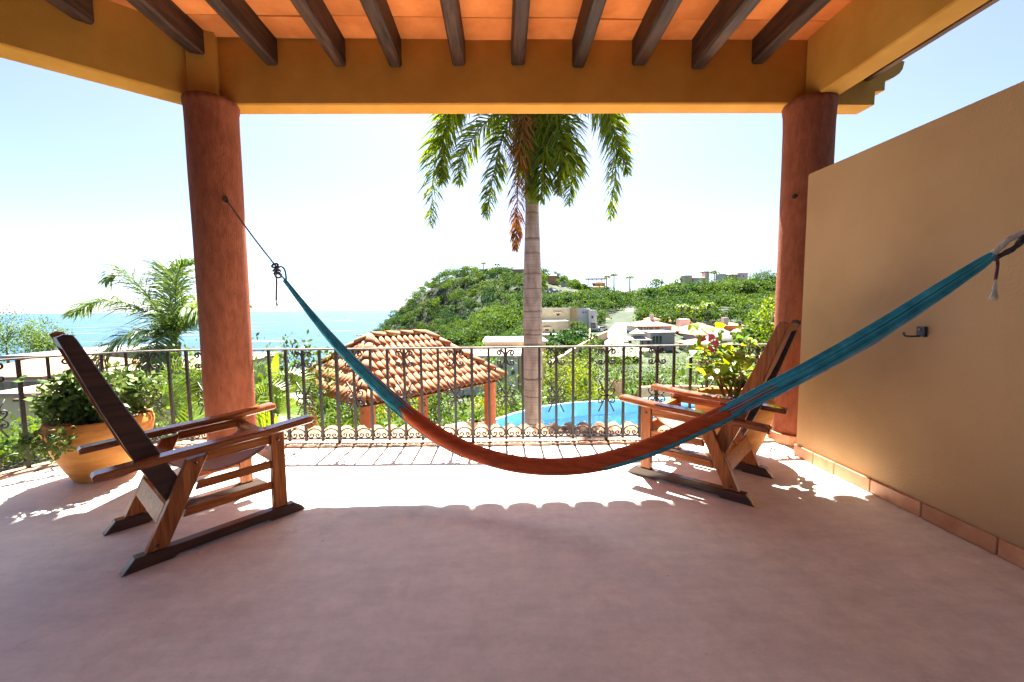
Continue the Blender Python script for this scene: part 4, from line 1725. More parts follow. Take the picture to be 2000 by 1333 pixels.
for i in range(5):
    a = i * 2 * math.pi / 5
    u = Vector((math.cos(a), -.25, math.sin(a)))
    s = Vector((-math.sin(a), 0, math.cos(a)))
    vs = [fl, fl + u * .04 - s * .018, fl + u * .075 - s * .036, fl + u * .088, fl + u * .075 + s * .036, fl + u * .04 + s * .018]
    mb.add(vs, [(0, 1, 2, 3), (0, 3, 4, 5)])
mb.build('flower', MT['petal'], hb, local=True)
mb = MB()
mb.tube([fl, fl + Vector((.0, -.06, .01))], .003, 5)
mb.tube([fl, fl + Vector((.03, .02, -.10)), Vector(tips[3][1])], .0035, 5)
mb.build('flower_stalk', MT['stem'], hb, local=True)


# ================================================================== GARDEN, POOL, GAZEBO
DECK = -3.0
# ------------------------------------------------------------------ terrain: one sheet through surveyed heights
CTRL = [(-9, 2, -3.6), (-9, 7, -3.6), (-5, 5, -3.2), (0, 5, -3.2), (6, 5, -3.2), (12, 6, -3.1), (0, 10, -3.15), (5, 15.4, -5.2), (1.6, 15, -4.9), (8.4, 16.2, -5.2), (4, 13.4, -4.8), (12, 13, -3.4), (-6, 13, -3.6), (4.5, 17.6, -5.0), (7.5, 18, -5.0),
        (11, 17, -3.3), (14, 20, -3.4), (2, 21, -4.2), (8, 23, -4.2), (14, 25, -4.6), (-4, 19, -4.6), (-11, 14, -4.6), (-16, 10, -5.5), (-22, 16, -6.6), (-36, 26, -9), (-45, 34, -11),
        (-14, 28, -8), (-3, 32, -8.5), (8, 34, -7.5), (18, 34, -6.5), (30, 30, -5), (40, 20, -3), (25, 10, -3), (-60, 10, -12), (-80, 40, -20), (-40, 60, -20), (-60, 110, -34), (-120, 60, -40),
        (-30, 170, -36), (-90, 220, -50), (-160, 150, -55), (-240, 100, -60), (-60, 330, -50), (-140, 420, -58), (-260, 500, -62), (-400, 400, -66), (-160, 620, -56), (-240, 800, -60),
        (0, 5, -3.2), (60, 5, -2), (90, 40, 0), (120, 20, 4), (-150, 0, -40), (-300, 0, -60)]


def cpt(px, py, Y, dz=0.0):
    p = at(px, py, Y)
    CTRL.append((p.x, p.y, p.z + dz))


for a in ((905, 772, 60), (960, 775, 62), (1030, 775, 62), (1100, 765, 45), (1180, 742, 60), (1215, 690, 90), (1300, 705, 88), (1400, 700, 95), (1500, 690, 80), (1560, 680, 70), (1075, 698, 112),
          (1120, 676, 120), (1150, 646, 150), (1200, 642, 170), (1226, 618, 260), (1229, 606, 320), (1260, 640, 150), (1350, 645, 150), (1450, 645, 145), (1540, 640, 130), (1600, 640, 130),
          (1212, 606, 385), (1212, 610, 445), (1180, 602, 445), (1245, 606, 440), (1170, 588, 390), (1127, 566, 398), (1082, 555, 410), (1050, 549, 435), (1290, 582, 335), (1350, 578, 330), (1420, 574, 325), (1480, 574, 320), (1540, 574, 310), (1620, 574, 300), (1750, 576, 300),
          (1004, 540, 470), (970, 542, 480), (936, 548, 486), (914, 549, 490), (880, 546, 500), (857, 554, 515), (828, 572, 540), (801, 606, 560), (767, 634, 585), (745, 664, 600), (730, 690, 610), (762, 648, 520), (740, 684, 520), (738, 695, 450), (755, 700, 400), (715, 705, 500),
          (900, 640, 390), (840, 650, 450), (980, 630, 320), (1040, 630, 260), (940, 690, 230), (860, 700, 260), (800, 700, 380), (1050, 660, 170), (1110, 620, 220), (1160, 610, 260), (1300, 600, 230), (1400, 600, 225), (1500, 600, 215), (1600, 600, 210)):
    cpt(*a)
for p in ((-40, 680, 5), (40, 640, 10), (120, 560, 5), (220, 520, 5), (330, 450, 8), (-80, 760, -20), (30, 850, -30), (200, 850, -20), (400, 700, 0), (500, 400, 8), (450, 200, 15), (300, 150, 8), (500, 50, 10), (-130, 700, -48), (420, 1000, -40), (-300, 1000, -60)):
    CTRL.append(p)
CT = np.array(CTRL, dtype=float)
_, ui = np.unique(np.round(CT[:, :2], 1), axis=0, return_index=True)
CT = CT[ui]


def warp(xy):
    return xy


DM = np.linalg.norm(CT[:, None, :2] - CT[None, :, :2], axis=2)
WT = np.linalg.solve(DM + np.eye(len(CT)) * 1e-6, CT[:, 2])


def ground_z(X, Y):
    X, Y = np.atleast_1d(np.asarray(X, float)), np.atleast_1d(np.asarray(Y, float))
    d = np.sqrt((X[:, None] - CT[None, :, 0]) ** 2 + (Y[:, None] - CT[None, :, 1]) ** 2)
    return d @ WT


def gz(x, y):
    return float(ground_z(x, y)[0])


xs = np.sign(np.linspace(-1, 1, 170)) * np.abs(np.linspace(-1, 1, 170)) ** 2.2 * 560
ys = 1.5 + np.linspace(0, 1, 150) ** 2.2 * 1000
XX, YY = np.meshgrid(xs, ys)
ZZ = ground_z(XX.ravel(), YY.ravel())
ZZ += rng.normal(size=ZZ.shape) * np.clip(YY.ravel() - 60, 0, 300) / 300 * 0.6
nx, ny = len(xs), len(ys)
I = np.arange(nx * ny).reshape(ny, nx)
Fq = np.stack([I[:-1, :-1], I[:-1, 1:], I[1:, 1:], I[1:, :-1]], -1).reshape(-1, 4)
me = np_mesh('terrain', np.stack([XX.ravel(), YY.ravel(), ZZ], -1), Fq, MT['terrain'], smooth=True)
o = mk_obj('terrain', me)
o['kind'] = 'structure'

# ------------------------------------------------------------------ sea, one sheet to the horizon
mb = MB()
mb.add([(-60000, 20, 0), (60000, 20, 0), (60000, 70000, 0), (-60000, 70000, 0)], [(0, 1, 2, 3)])
o = mb.build('sea', MT['sea'], None)
o.location = (0, 0, SEA_Z)
o['kind'] = 'structure'

# ------------------------------------------------------------------ pool deck and pool
pool_far = [(-.75, 15.0), (-.1, 15.9), (.7, 16.8), (1.75, 17.75), (3.2, 18.4), (4.9, 18.75), (6.5, 19.0), (8.0, 19.1), (9.3, 18.8), (10.2, 18.0), (10.6, 16.8), (10.3, 15.2), (9.2, 13.6),
            (7.2, 12.6), (4.8, 12.2), (2.6, 12.4), (.9, 13.0), (-.3, 13.8)]
pc = Vector((5.0, 15.6))
n = len(pool_far)


def ring(k, z):
    return [(pc.x + (x - pc.x) * k, pc.y + (y - pc.y) * k, z) for x, y in pool_far]


WATER = DECK - .62
mb = MB()
vs = ring(1.0, DECK + .03) + ring(1.0, DECK - 1.0)
fs = [(i, (i + 1) % n, (i + 1) % n + n, i + n) for i in range(n)] + [tuple(range(n, 2 * n))]
mb.add(vs, fs)
pool = thing('swimming_pool', 'light blue curved swimming pool below the terrace', 'pool', (5.0, 15.6, DECK))
mb.build('basin', MT['pool_tile'], pool)
mb = MB()
vs = ring(1.0, DECK + .03) + ring(1.032, DECK + .03) + ring(1.032, DECK - .9)
fs = [(i, i + n, (i + 1) % n + n, (i + 1) % n) for i in range(n)] + [(i + n, i + 2 * n, (i + 1) % n + 2 * n, (i + 1) % n + n) for i in range(n)]
mb.add(vs, fs)
mb.build('coping', MT['pool_tile'], pool)
mb = MB()
mb.add(ring(.999, WATER), [tuple(range(n))])
o = mb.build('pool_water', MT['water'], None, (0, 0, 0))
o['kind'] = 'structure'
# submerged shelf at the shallow end
mb = MB()
sh = [(8.0, 19.02), (9.25, 18.72), (10.1, 17.95), (10.5, 16.8), (10.2, 15.3), (9.2, 15.0), (8.3, 16.2), (7.6, 17.6)]
mb.prism(sh, DECK - .99, DECK - .40, 'z')
mb.build('shelf', MT['pool_tile'], pool)
# paved deck round the near side of the pool
mb = MB()
inner = ring(1.034, DECK)
sel = [n - 1] + list(range(9, n))
deck_out = [(11.0, 20.0), (13.5, 20.5), (16, 18), (17, 12), (14, 6.2), (-6.4, 6.2), (-7.2, 12.5), (-3.0, 14.8), (-1.5, 15.6)]
idx_in = [inner[0]] + [inner[i] for i in range(n - 1, 8, -1)]
polyd = [(p[0], p[1]) for p in idx_in] + deck_out
mb.add([(x, y, DECK) for x, y in polyd], [tuple(range(len(polyd) - 1, -1, -1))])
o = mb.build('pool_paving', MT['paving'], None, (0, 0, 0))
o['kind'] = 'structure'
# planter wall beyond the pool on the right
pw = thing('planter_wall', 'low terracotta planter wall curving beyond the pool', 'wall', (9.5, 20.4, DECK))
mb = MB()
pts = bez([(6.9, 20.1, 0), (8.4, 20.35, 0), (10.2, 20.1, 0), (11.6, 19.3, 0), (12.6, 17.8, 0)], 22)
vs, fs = [], []
for i, p in enumerate(pts):
    t = (pts[min(i + 1, 21)] - pts[max(i - 1, 0)]).normalized()
    nn = Vector((-t.y, t.x, 0))
    for u, z in ((-.14, DECK - .3), (-.14, DECK + .38), (.14, DECK + .38), (.14, DECK - .3)):
        vs.append(p + nn * u + Vector((0, 0, z)))
for i in range(21):
    for k in range(3):
        fs.append((i * 4 + k, (i + 1) * 4 + k, (i + 1) * 4 + k + 1, i * 4 + k + 1))
fs += [(0, 1, 2, 3), (87, 86, 85, 84)]
mb.add(vs, fs).build('wall_body', MT['skirting'], pw)

# ------------------------------------------------------------------ gazebo with hipped barrel-tile roof
EV = -.5
GF, GR, GL = Vector((-2.79, 8.05, EV)), Vector((.075, 10.94, EV)), Vector((-5.37, 10.63, EV))
GB = GR + GL - GF
u_ = (GR - GF).normalized()
v_ = (GL - GF).normalized()
LU, LV = (GR - GF).length, (GL - GF).length
RID = .66
ra = GF + u_ * (LU / 2 - .80) + v_ * (LV / 2)
rb = GF + u_ * (LU / 2 + .80) + v_ * (LV / 2)
ra.z = rb.z = RID
gaz = thing('gazebo', 'open garden gazebo with hipped orange barrel tile roof and red columns', 'gazebo', (-2.65, 10.8, DECK))
mb = MB()
c8 = [GF, GR, GB, GL]
dn = Vector((0, 0, -.07))
mb.add([p + Vector((0, 0, -.03)) for p in c8] + [ra + dn * .5, rb + dn * .5], [(0, 1, 5, 4), (1, 2, 5), (2, 3, 4, 5), (3, 0, 4)])
mb.add([p + Vector((0, 0, -.07)) for p in c8] + [ra + dn * 2, rb + dn * 2], [(4, 5, 1, 0), (5, 2, 1), (5, 4, 3, 2), (4, 0, 3)])
mb.build('roof_deck', MT['mortar'], gaz)
for i in range(4):
    a, b = c8[i], c8[(i + 1) % 4]
    ctr = (GF + GB) / 2
    a2 = a.lerp(ctr, .14)
    b2 = b.lerp(ctr, .14)
    a2.z = b2.z = EV + .02
    d = (b2 - a2)
    mtx = Matrix((d.normalized(), Vector((-d.y, d.x, 0)).normalized(), Vector((0, 0, 1)))).transposed()
    MB().box((a2 + b2) / 2 - Vector((0, 0, .02)), (d.length, .22, .24), mtx).build('eave_beam', MT['gaz_col'], gaz)
    mb = MB().lathe([(.17, DECK), (.17, DECK + .15), (.155, DECK + .2), (.155, EV - .1)], (a2.x, a2.y, 0), 18)
    mb.build('column', MT['gaz_col'], gaz)
TL, PITCH_T = .36, .166
gt = barrel_mesh(TL, .070, .084)
stuff_mb = MB()


def tile_face(e0, e1, t0, t1, inst):
    """Tiles on the roof plane between eave e0->e1 and top t0->t1 (t0==t1 for a triangle)."""
    ed = (e1 - e0).normalized()
    nrm = ed.cross((t0 - e0)).normalized()
    if nrm.z < 0:
        nrm = -nrm
    dn_ = ed.cross(nrm).normalized()
    if dn_.z > 0:
        dn_ = -dn_
    width = (e1 - e0).length
    slope_len = abs((t0 - e0).dot(dn_))
    rows = int(slope_len / .30) + 1
    ncol = int(width / PITCH_T)
    cnt = 0
    for c in range(ncol):
        xx = (c + .5) * width / ncol
        for r in range(rows):
            low_ = -.06 + r * .30
            mid_ = low_ + TL * .5
            if mid_ > slope_len - .06:
                continue
            f = mid_ / slope_len
            lo = (t0 - e0).dot(ed) * f
            hi = width + ((t1 - e1).dot(ed)) * f
            if xx < lo + .03 or xx > hi - .03:
                continue
            base = e0 + ed * xx - dn_ * (low_ + TL) + nrm * (.015 + random.uniform(0, .012))
            M3 = Matrix((dn_.cross(nrm), dn_, nrm)).transposed()
            tilt = Matrix.Rotation(-.045 + random.uniform(-.015, .015), 3, 'X') @ Matrix.Rotation(random.uniform(-.035, .035), 3, 'Z')
            M4 = Matrix.Translation(base - ORG[gaz]) @ (M3 @ tilt).to_4x4()
            if inst:
                o = mk_obj('tile', gt, gaz)
                o.matrix_local = M4
                cnt += 1
            else:
                for v in gt.vertices:
                    pass
                stuff_mb.add([M4 @ v.co + ORG[gaz] for v in gt.vertices], [tuple(p.vertices) for p in gt.polygons], True)
    return cnt


cnt = tile_face(GF, GR, ra, rb, True)
cnt += tile_face(GL, GF, ra, ra, True)
print('tiles', cnt)
tile_face(GR, GB, rb, rb, False)
tile_face(GB, GL, rb, ra, False)
o = stuff_mb.build('rear_tiles', MT['barrel'], gaz)
o['kind'] = 'stuff'
rt_me = barrel_mesh(.42, .10, .118)


def ridge_tiles(a, b):
    """Overlapping cap tiles from high point a down to b."""
    d = b - a
    L = d.length
    d = d.normalized()
    s = d.cross(Vector((0, 0, 1))).normalized()
    nn = s.cross(d)
    k = max(1, int(L / .34))
    for i in range(k):
        p = a + d * (i * L / k - .02) + nn * (.035 + random.uniform(0, .01))
        M3 = Matrix((s, d, nn)).transposed()
        o = mk_obj('ridge_tile', rt_me, gaz)
        o.matrix_local = Matrix.Translation(p - ORG[gaz]) @ (M3 @ Matrix.Rotation(.04, 3, 'X')).to_4x4()


for a, b in ((ra, GF), (ra, GL), (rb, GR), (rb, GB), (rb, ra)):
    ridge_tiles(a, b)

# ------------------------------------------------------------------ royal palm in front of the terrace
pb = Vector((.76, 9.6, DECK - .2))
palm = thing('royal_palm', 'tall royal palm with ringed grey trunk and drooping fronds before the terrace', 'palm tree', pb)
prof = [(.30, 0), (.25, .3), (.205, 1.0), (.20, 1.6), (.212, 2.4), (.225, 3.2), (.225, 4.2), (.212, 5.2), (.19, 5.9), (.165, 6.5), (.150, 6.85), (.155, 6.95)]
MB().lathe(prof, (.0, 0, 0), 28, True, lambda a, z: 1 + .012 * math.sin(2 * a + z) + .006 * math.sin(z * 23)).build('trunk', MT['royal_bark'], palm, local=True)
MB().lathe([(.155, 6.9), (.165, 7.1), (.16, 7.6), (.13, 8.3), (.08, 8.7)], (0, 0, 0), 20, True).build('crownshaft', MT['crownshaft'], palm, local=True)
ct = Vector((.78, 9.6, 5.35))
FR = [  # path, leaflet count, length, material
    ([(.74, 9.55, 5.3), (.15, 9.45, 6.35), (-.75, 9.35, 6.05), (-1.32, 9.28, 4.9), (-1.52, 9.25, 3.2)], 95, .60, 'frond'),
    ([(.74, 9.6, 5.35), (.3, 9.75, 5.95), (-.3, 9.9, 5.65), (-.80, 10.0, 5.0), (-.95, 10.0, 4.3)], 70, .50, 'frond'),
    ([(.74, 9.5, 5.3), (.42, 9.3, 5.8), (.12, 9.2, 5.1), (-.10, 9.15, 4.3), (-.28, 9.15, 3.35)], 85, .48, 'frond'),
    ([(.72, 9.35, 5.2), (.60, 8.95, 5.55), (.46, 8.72, 4.8), (.38, 8.68, 3.6), (.34, 8.75, 2.6)], 105, .44, 'frond_dead'),
    ([(.80, 9.45, 5.3), (.92, 9.15, 5.9), (1.0, 8.95, 5.2), (.98, 8.88, 4.4), (.90, 8.88, 3.62)], 95, .50, 'frond'),
    ([(.84, 9.5, 5.3), (1.2, 9.2, 5.95), (1.52, 9.08, 5.3), (1.62, 9.02, 4.5), (1.50, 9.02, 3.6)], 95, .50, 'frond'),
    ([(.84, 9.55, 5.3), (1.45, 9.45, 6.35), (2.15, 9.4, 6.0), (2.62, 9.38, 5.0), (2.52, 9.38, 3.35)], 95, .56, 'frond'),
    ([(.78, 9.4, 5.3), (.72, 9.15, 5.7), (.64, 8.98, 5.1), (.60, 8.92, 4.4), (.66, 8.92, 3.7)], 85, .46, 'frond'),
    ([(.82, 9.4, 5.3), (1.05, 9.0, 5.8), (1.28, 8.8, 5.2), (1.34, 8.75, 4.4), (1.24, 8.75, 3.75)], 85, .46, 'frond'),
    ([(.84, 9.5, 5.3), (1.6, 9.15, 6.3), (2.2, 8.95, 5.9), (2.45, 8.9, 5.1), (2.75, 8.9, 4.2)], 85, .46, 'frond'),
    ([(.74, 9.5, 5.3), (.05, 9.2, 6.2), (-.8, 9.0, 5.8), (-1.15, 8.95, 4.9), (-1.2, 8.95, 4.0)], 85, .46, 'frond'),
    ([(.78, 9.65, 5.4), (.9, 10.3, 6.7), (1.05, 11.2, 6.9), (1.2, 12.0, 6.1)], 80, .6, 'frond'),
    ([(.76, 9.65, 5.4), (.0, 10.2, 6.9), (-.7, 10.8, 7.1), (-1.4, 11.2, 6.4)], 80, .6, 'frond'),
    ([(.80, 9.6, 5.4), (1.5, 10.1, 6.9), (2.3, 10.5, 7.0), (3.0, 10.8, 6.2)], 80, .6, 'frond'),
    ([(.78, 9.6, 5.5), (.82, 9.5, 6.8), (.9, 9.2, 7.7), (1.1, 8.8, 8.0)], 80, .6, 'frond'),
    ([(.78, 9.6, 5.5), (.6, 9.8, 6.8), (.2, 10.2, 7.9), (-.4, 10.4, 8.2)], 80, .6, 'frond')]
for path, nl, ll, mm in FR:
    dead = mm == 'frond_dead'
    me = frond_mesh([Vector(p) - pb for p in path], int(nl * 2.4), ll * 1.2, .046 if not dead else .026, MT[mm], .16 if not dead else .10,   .024, .55 if not dead else .6, 1.25, 1.05 if not dead else .85)
    mk_obj('frond' if not dead else 'dry_frond', me, palm)

# ------------------------------------------------------------------ coconut palm behind the left column
cb = Vector((-10.9, 14.0, gz(-10.9, 14) - .1))
coco = thing('coconut_palm', 'young coconut palm with feathery fronds behind the left column', 'palm tree', cb)
MB().tube([cb, cb + Vector((.1, 0, 1.6)), Vector((-10.95, 14, -.6)), Vector((-10.9, 14, .35))], [.26, .2, .17, .16], 10).build('trunk', MT['bark'], coco)
C0 = Vector((-10.9, 14.0, .3))
CF = [[(-11.1, 14, .9), (-12.1, 13.8, 1.75), (-13.3, 13.6, 1.95), (-14.3, 13.5, 1.45)],
      [(-11.1, 13.9, 1.0), (-11.6, 13.7, 2.2), (-12.2, 13.5, 3.0), (-12.7, 13.3, 2.7)],
      [(-10.8, 14, 1.2), (-10.75, 14, 2.3), (-10.5, 14, 3.2), (-10.0, 14, 3.5)],
      [(-11.0, 14.1, 1.2), (-11.2, 14.3, 2.3), (-11.5, 14.6, 3.2), (-11.9, 15, 3.4)],
      [(-10.7, 13.8, .9), (-10.1, 13.5, 1.6), (-9.3, 13.2, 1.6), (-8.5, 13.0, .9)],
      [(-10.7, 14, .8), (-9.9, 14, 1.3), (-9.2, 14, 1.0), (-8.6, 14, .2)],
      [(-10.8, 13.6, .6), (-10.6, 12.9, .6), (-10.4, 12.4, .1), (-10.3, 12.1, -.6)],
      [(-11.1, 13.7, .7), (-11.5, 13.0, .8), (-11.9, 12.4, .3), (-12.1, 12.0, -.5)],
      [(-10.8, 14.3, 1.0), (-10.4, 15.1, 1.9), (-10.0, 15.9, 2.2), (-9.6, 16.6, 1.8)]]
for p in CF:
    me = frond_mesh([C0 - cb] + [C0 + (Vector(q) - C0) * .86 - cb for q in p], 125, 1.0, .042, MT['coco_frond'], .14, .04, .6, .35, .95, .05)
    mk_obj('frond', me, coco)

# ------------------------------------------------------------------ fan palms and banana plants below the railing
def fan_palm(base, label, leaves, m='fan_leaf', R=.75, group='fan palms under the terrace'):
    t = thing('fan_palm', label, 'palm', base, group)
    b = Vector(base)
    MB().tube([b - b, Vector((0, 0, max(.3, leaves[0][2] - base[2] - .9)))], [.13, .10], 8).build('trunk', MT['bark'], t, local=True)
    hub = Vector((0, 0, max(.3, leaves[0][2] - base[2] - .9)))
    for (x, y, z, nx_, ny_, nz_) in leaves:
        c = Vector((x, y, z)) - b
        nn = Vector((nx_, ny_, nz_)).normalized()
        axis = (c - hub).normalized()
        d0 = (axis - nn * axis.dot(nn)).normalized()
        s = nn.cross(d0)
        Vs, Fs, As = [], [], []
        nb = 36
        for i in range(nb):
            a = (i / (nb - 1) - .5) * R_(250)
            L = R * random.uniform(.85, 1.05) * (1 - .25 * abs(i / (nb - 1) - .5))
            d = d0 * math.cos(a) + s * math.sin(a)
            w = (nn.cross(d)) * .013
            q1 = c + d * L * .6 + nn * .05
            q2 = c + d * L + nn * -.02 + Vector((0, 0, -.06))
            k = len(Vs)
            tt = min(1, max(0, random.gauss(.5, .18)))
            Vs += [c, c + d * .1 + w * .5, q1 + w, q1 - w, q1 - w, q1 + w, q2 + w * .1, q2 - w * .1]
            Fs += [(k, k + 1, k + 2, k + 3), (k + 4, k + 5, k + 6, k + 7)]
            As += [tt] * 8
        # stalk
        k = len(Vs)
        w = s * .012
        Vs += [hub - w, hub + w, c + w * .6, c - w * .6]
        Fs.append((k, k + 1, k + 2, k + 3))
        As += [.5] * 4
        me = np_mesh('fan_leaf', np.array([tuple(v) for v in Vs]), np.array(Fs), MT[m], np.array(As))
        mk_obj('fan_leaf', me, t)
    return t


b1 = at(352, 800, 6.2)
fan_palm((b1.x, b1.y, -3.1), 'bright green fan palm rising behind the left pot and railing',
         [(*at(330, 790, 6.0), -.2, -.9, .35), (*at(395, 760, 6.4), .3, -.8, .5), (*at(300, 800, 6.1), -.5, -.7, .5), (*at(360, 830, 5.8), 0, -.6, .8), (*at(350, 745, 6.6), -.1, -.8, .5),
          (*at(420, 790, 6.6), .5, -.6, .5), (*at(280, 840, 5.9), -.5, -.5, .7)], R=.62)
b2 = at(520, 800, 6.6)
fan_palm((b2.x, b2.y, -3.1), 'fan palm with feathery blades right of the left column',
         [(*at(520, 790, 6.4), .1, -.8, .5), (*at(560, 765, 6.8), .3, -.7, .5), (*at(500, 750, 6.9), -.2, -.8, .5), (*at(545, 810, 6.2), .2, -.6, .7), (*at(480, 800, 6.4), -.3, -.7, .6)], R=.55)


def banana(base, label, leaves):
    t = thing('banana_plant', label, 'plant', base)
    b = Vector(base)
    hub = Vector((0, 0, 1.6))
    MB().tube([(0, 0, -.1), (0, 0, .8), hub], [.10, .09, .06], 8).build('stalk', MT['crownshaft'], t, local=True)
    for tip, wd in leaves:
        tip = Vector(tip) - b
        C = bez([hub, hub.lerp(tip, .5) + Vector((0, 0, .35)), tip], 12)
        Vs, Fs, As = [], [], []
        for i, c in enumerate(C):
            tt = (C[min(i + 1, 11)] - C[max(i - 1, 0)]).normalized()
            s = tt.cross(Vector((.2, -1, .3))).normalized()
            w = wd * math.sin(math.pi * min(1, max(0, (i - 2) / 9.5))) ** .6 * .5 if i > 2 else .012
            up_ = s.cross(tt)
            Vs += [c - s * w + up_ * w * .25, c, c + s * w + up_ * w * .25]
            As += [random.uniform(.3, .8)] * 3
        for i in range(11):
            Fs += [(i * 3, i * 3 + 1, i * 3 + 4, i * 3 + 3), (i * 3 + 1, i * 3 + 2, i * 3 + 5, i * 3 + 4)]
        mk_obj('banana_leaf', np_mesh('banana_leaf', np.array([tuple(v) for v in Vs]), np.array(Fs), MT['banana'], np.array(As), True), t)


bb = at(520, 830, 7.4)
banana((bb.x, bb.y, -3.1), 'upright banana plant with broad leaves left of the gazebo', [(at(541, 692, 7.4), .17), (at(508, 728, 7.2), .16), (at(578, 752, 7.3), .15), (at(476, 770, 7.6), .16), (at(590, 780, 7.0), .14)])

# ------------------------------------------------------------------ garden shrubs and hedges
SH = [  # name, label, px, py(base), Y, r, h, mat, leaf, group
    ('leafy_shrub', 'dark leafy shrub left of the gazebo, under its low tile corner', (590, 800, 8.6), .75, 1.5, 'garden_leaf', .10, .1),
    ('leafy_shrub', 'round dark green shrub between fan palm and gazebo', (555, 815, 9.6), .7, 1.2, 'garden_leaf', .10, -.1),
    ('leafy_shrub', 'mixed green shrub seen under the gazebo roof on the left', (690, 800, 13.2), .9, 1.3, 'garden_leaf', .11, .15),
    ('hedge', 'yellow green hedge seen under the middle of the gazebo roof', (770, 790, 14.6), 1.3, 1.5, 'lime_leaf', .12, .15),
    ('leafy_shrub', 'dark green shrub between the two right gazebo columns', (850, 815, 13.6), .9, 1.5, 'garden_leaf', .11, -.2),
    ('hedge', 'lime green hedge left of the palm trunk beyond the pool edge', (965, 775, 19.5), 1.3, 2.3, 'garden_leaf', .13, .25),
    ('hedge', 'yellow flowering hedge at the left tip of the pool', (945, 812, 17.5), .9, .9, 'lime_leaf', .10, .2),
    ('hedge', 'bright lime hedge just right of the palm trunk behind the pool', (1085, 762, 21.2), 1.35, 2.1, 'lime_leaf', .13, .0),
    ('hedge', 'lime hedge behind the pool between palm and planter', (1135, 760, 21.4), 1.25, 1.7, 'lime_leaf', .13, .15),
    ('hedge', 'low golden hedge along the far pool edge', (1140, 775, 20.4), 1.5, .8, 'lime_leaf', .10, .3),
    ('leafy_shrub', 'green bushy shrub behind the lime hedge', (1160, 735, 24), 1.4, 2.2, 'garden_leaf', .14, .15),
    ('leafy_shrub', 'tall green shrub behind the clay pot beyond the pool', (1215, 735, 25), 1.4, 2.2, 'garden_leaf', .14, .3),
    ('leafy_shrub', 'clipped green shrub behind the planter wall', (1270, 750, 24.5), 1.3, 1.9, 'garden_leaf', .12, .05),
    ('leafy_shrub', 'loose green shrub right of the clipped one beyond the pool', (1325, 752, 24), 1.3, 2.2, 'garden_leaf', .13, .35),
    ('leafy_shrub', 'green shrub behind the hibiscus beyond the planter wall', (1385, 752, 23.5), 1.3, 2.1, 'garden_leaf', .13, .2),
    ('leafy_shrub', 'dark shrub beyond the planter wall near the right column', (1450, 745, 23), 1.5, 2.0, 'garden_leaf', .13, .1),
    ('leafy_shrub', 'yellow green shrub below the left railing corner', (30, 900, 7.4), 1.0, .9, 'garden_leaf', .09, .35),
    ('leafy_shrub', 'bright green shrub spreading below the railing beside the left pot', (110, 895, 7.6), 1.1, .9, 'garden_leaf', .09, .4),
    ('leafy_shrub', 'low green shrub under the railing left of the column', (240, 840, 7.2), 1.0, 1.0, 'garden_leaf', .09, .3),
    ('leafy_shrub', 'green shrub in the garden gap behind the left column', (440, 800, 9.0), 1.0, 1.6, 'garden_leaf', .10, .1),
]
for nm, lab, (px, py, Y), r, h, m, lf, ti in SH:
    p = at(px, py, Y)
    bush(nm, lab, (p.x, p.y, p.z - h * .25), r, h, MT[m], 130, lf, 12, 'garden shrubs and hedges', 'shrub' if nm != 'hedge' else 'hedge', ti)

# shrubs fill the slope beyond the garden: scattered low growth nobody could count
lob = []
tries = 0
while len(lob) < 420 and tries < 6000:
    tries += 1
    Y = random.uniform(20.5, 70)
    x = random.uniform(-.95, .85) * Y
    px = 977 + x / Y * 800
    z = gz(x, Y)
    if 870 < px < 1075 and 42 < Y < 72:
        continue
    if px > 1170 and 45 < Y and px < 1330:
        continue
    if px < 320 and 20 < Y < 60:
        continue
    if px < 300 and Y < 26:
        continue
    r = random.uniform(.8, 1.7)
    lob.append(((x, Y, z + r * .45), (r, r, r * .8)))
o = mk_obj('slope_scrub', foliage(lob, 70, .42, MT['garden_leaf'], 'slope_scrub', tint=.1))
tag(o, 'mixed green scrub covering the slope below the garden', 'scrub', kind='stuff')

# pots standing by the pool
def far_pot(loc, label, R, H, m, plant, lab2, spiky=True):
    t = clay_pot(loc, label, R, H, m, group='pots around the pool')
    if plant:
        p = thing('pot_plant', lab2, 'plant', Vector(loc) + Vector((0, 0, H * .9)))
        Vs, Fs, As = [], [], []
        for i in range(70):
            a = random.random() * 6.283
            el = random.uniform(.3, 1.4)
            d = Vector((math.cos(a) * math.cos(el), math.sin(a) * math.cos(el), math.sin(el)))
            L = random.uniform(.35, .75)
            w = d.cross(Vector((0, 0, 1))).normalized() * .02
            k = len(Vs)
            m1 = d * L * .6
            m2 = d * L + Vector((0, 0, -.12))
            Vs += [-w * .5, w * .5, m1 + w, m1 - w, m1 - w, m1 + w, m2 + w * .1, m2 - w * .1]
            Fs += [(k, k + 1, k + 2, k + 3), (k + 4, k + 5, k + 6, k + 7)]
            As += [random.random()] * 8
        mk_obj('leaves', np_mesh('leaves', np.array([tuple(v) for v in Vs]), np.array(Fs), MT['garden_leaf'], np.array(As)), p)


q = at(932, 832, 13.6)
far_pot((q.x, q.y, DECK), 'pale clay pot beside the right gazebo column', .33, .62, MT['pale_clay'], True, 'spiky grass plant in the pale pot beside the gazebo')
q = at(1205, 772, 21.0)
far_pot((q.x, q.y, q.z), 'terracotta pot on the planter wall beyond the pool', .34, .75, MT['skirting'], True, 'grassy plant in the terracotta pot beyond the pool')
q = at(1392, 795, 19.6)
far_pot((q.x, q.y, q.z - .3), 'terracotta pot at the right end of the pool', .36, .7, MT['skirting'], False, '')


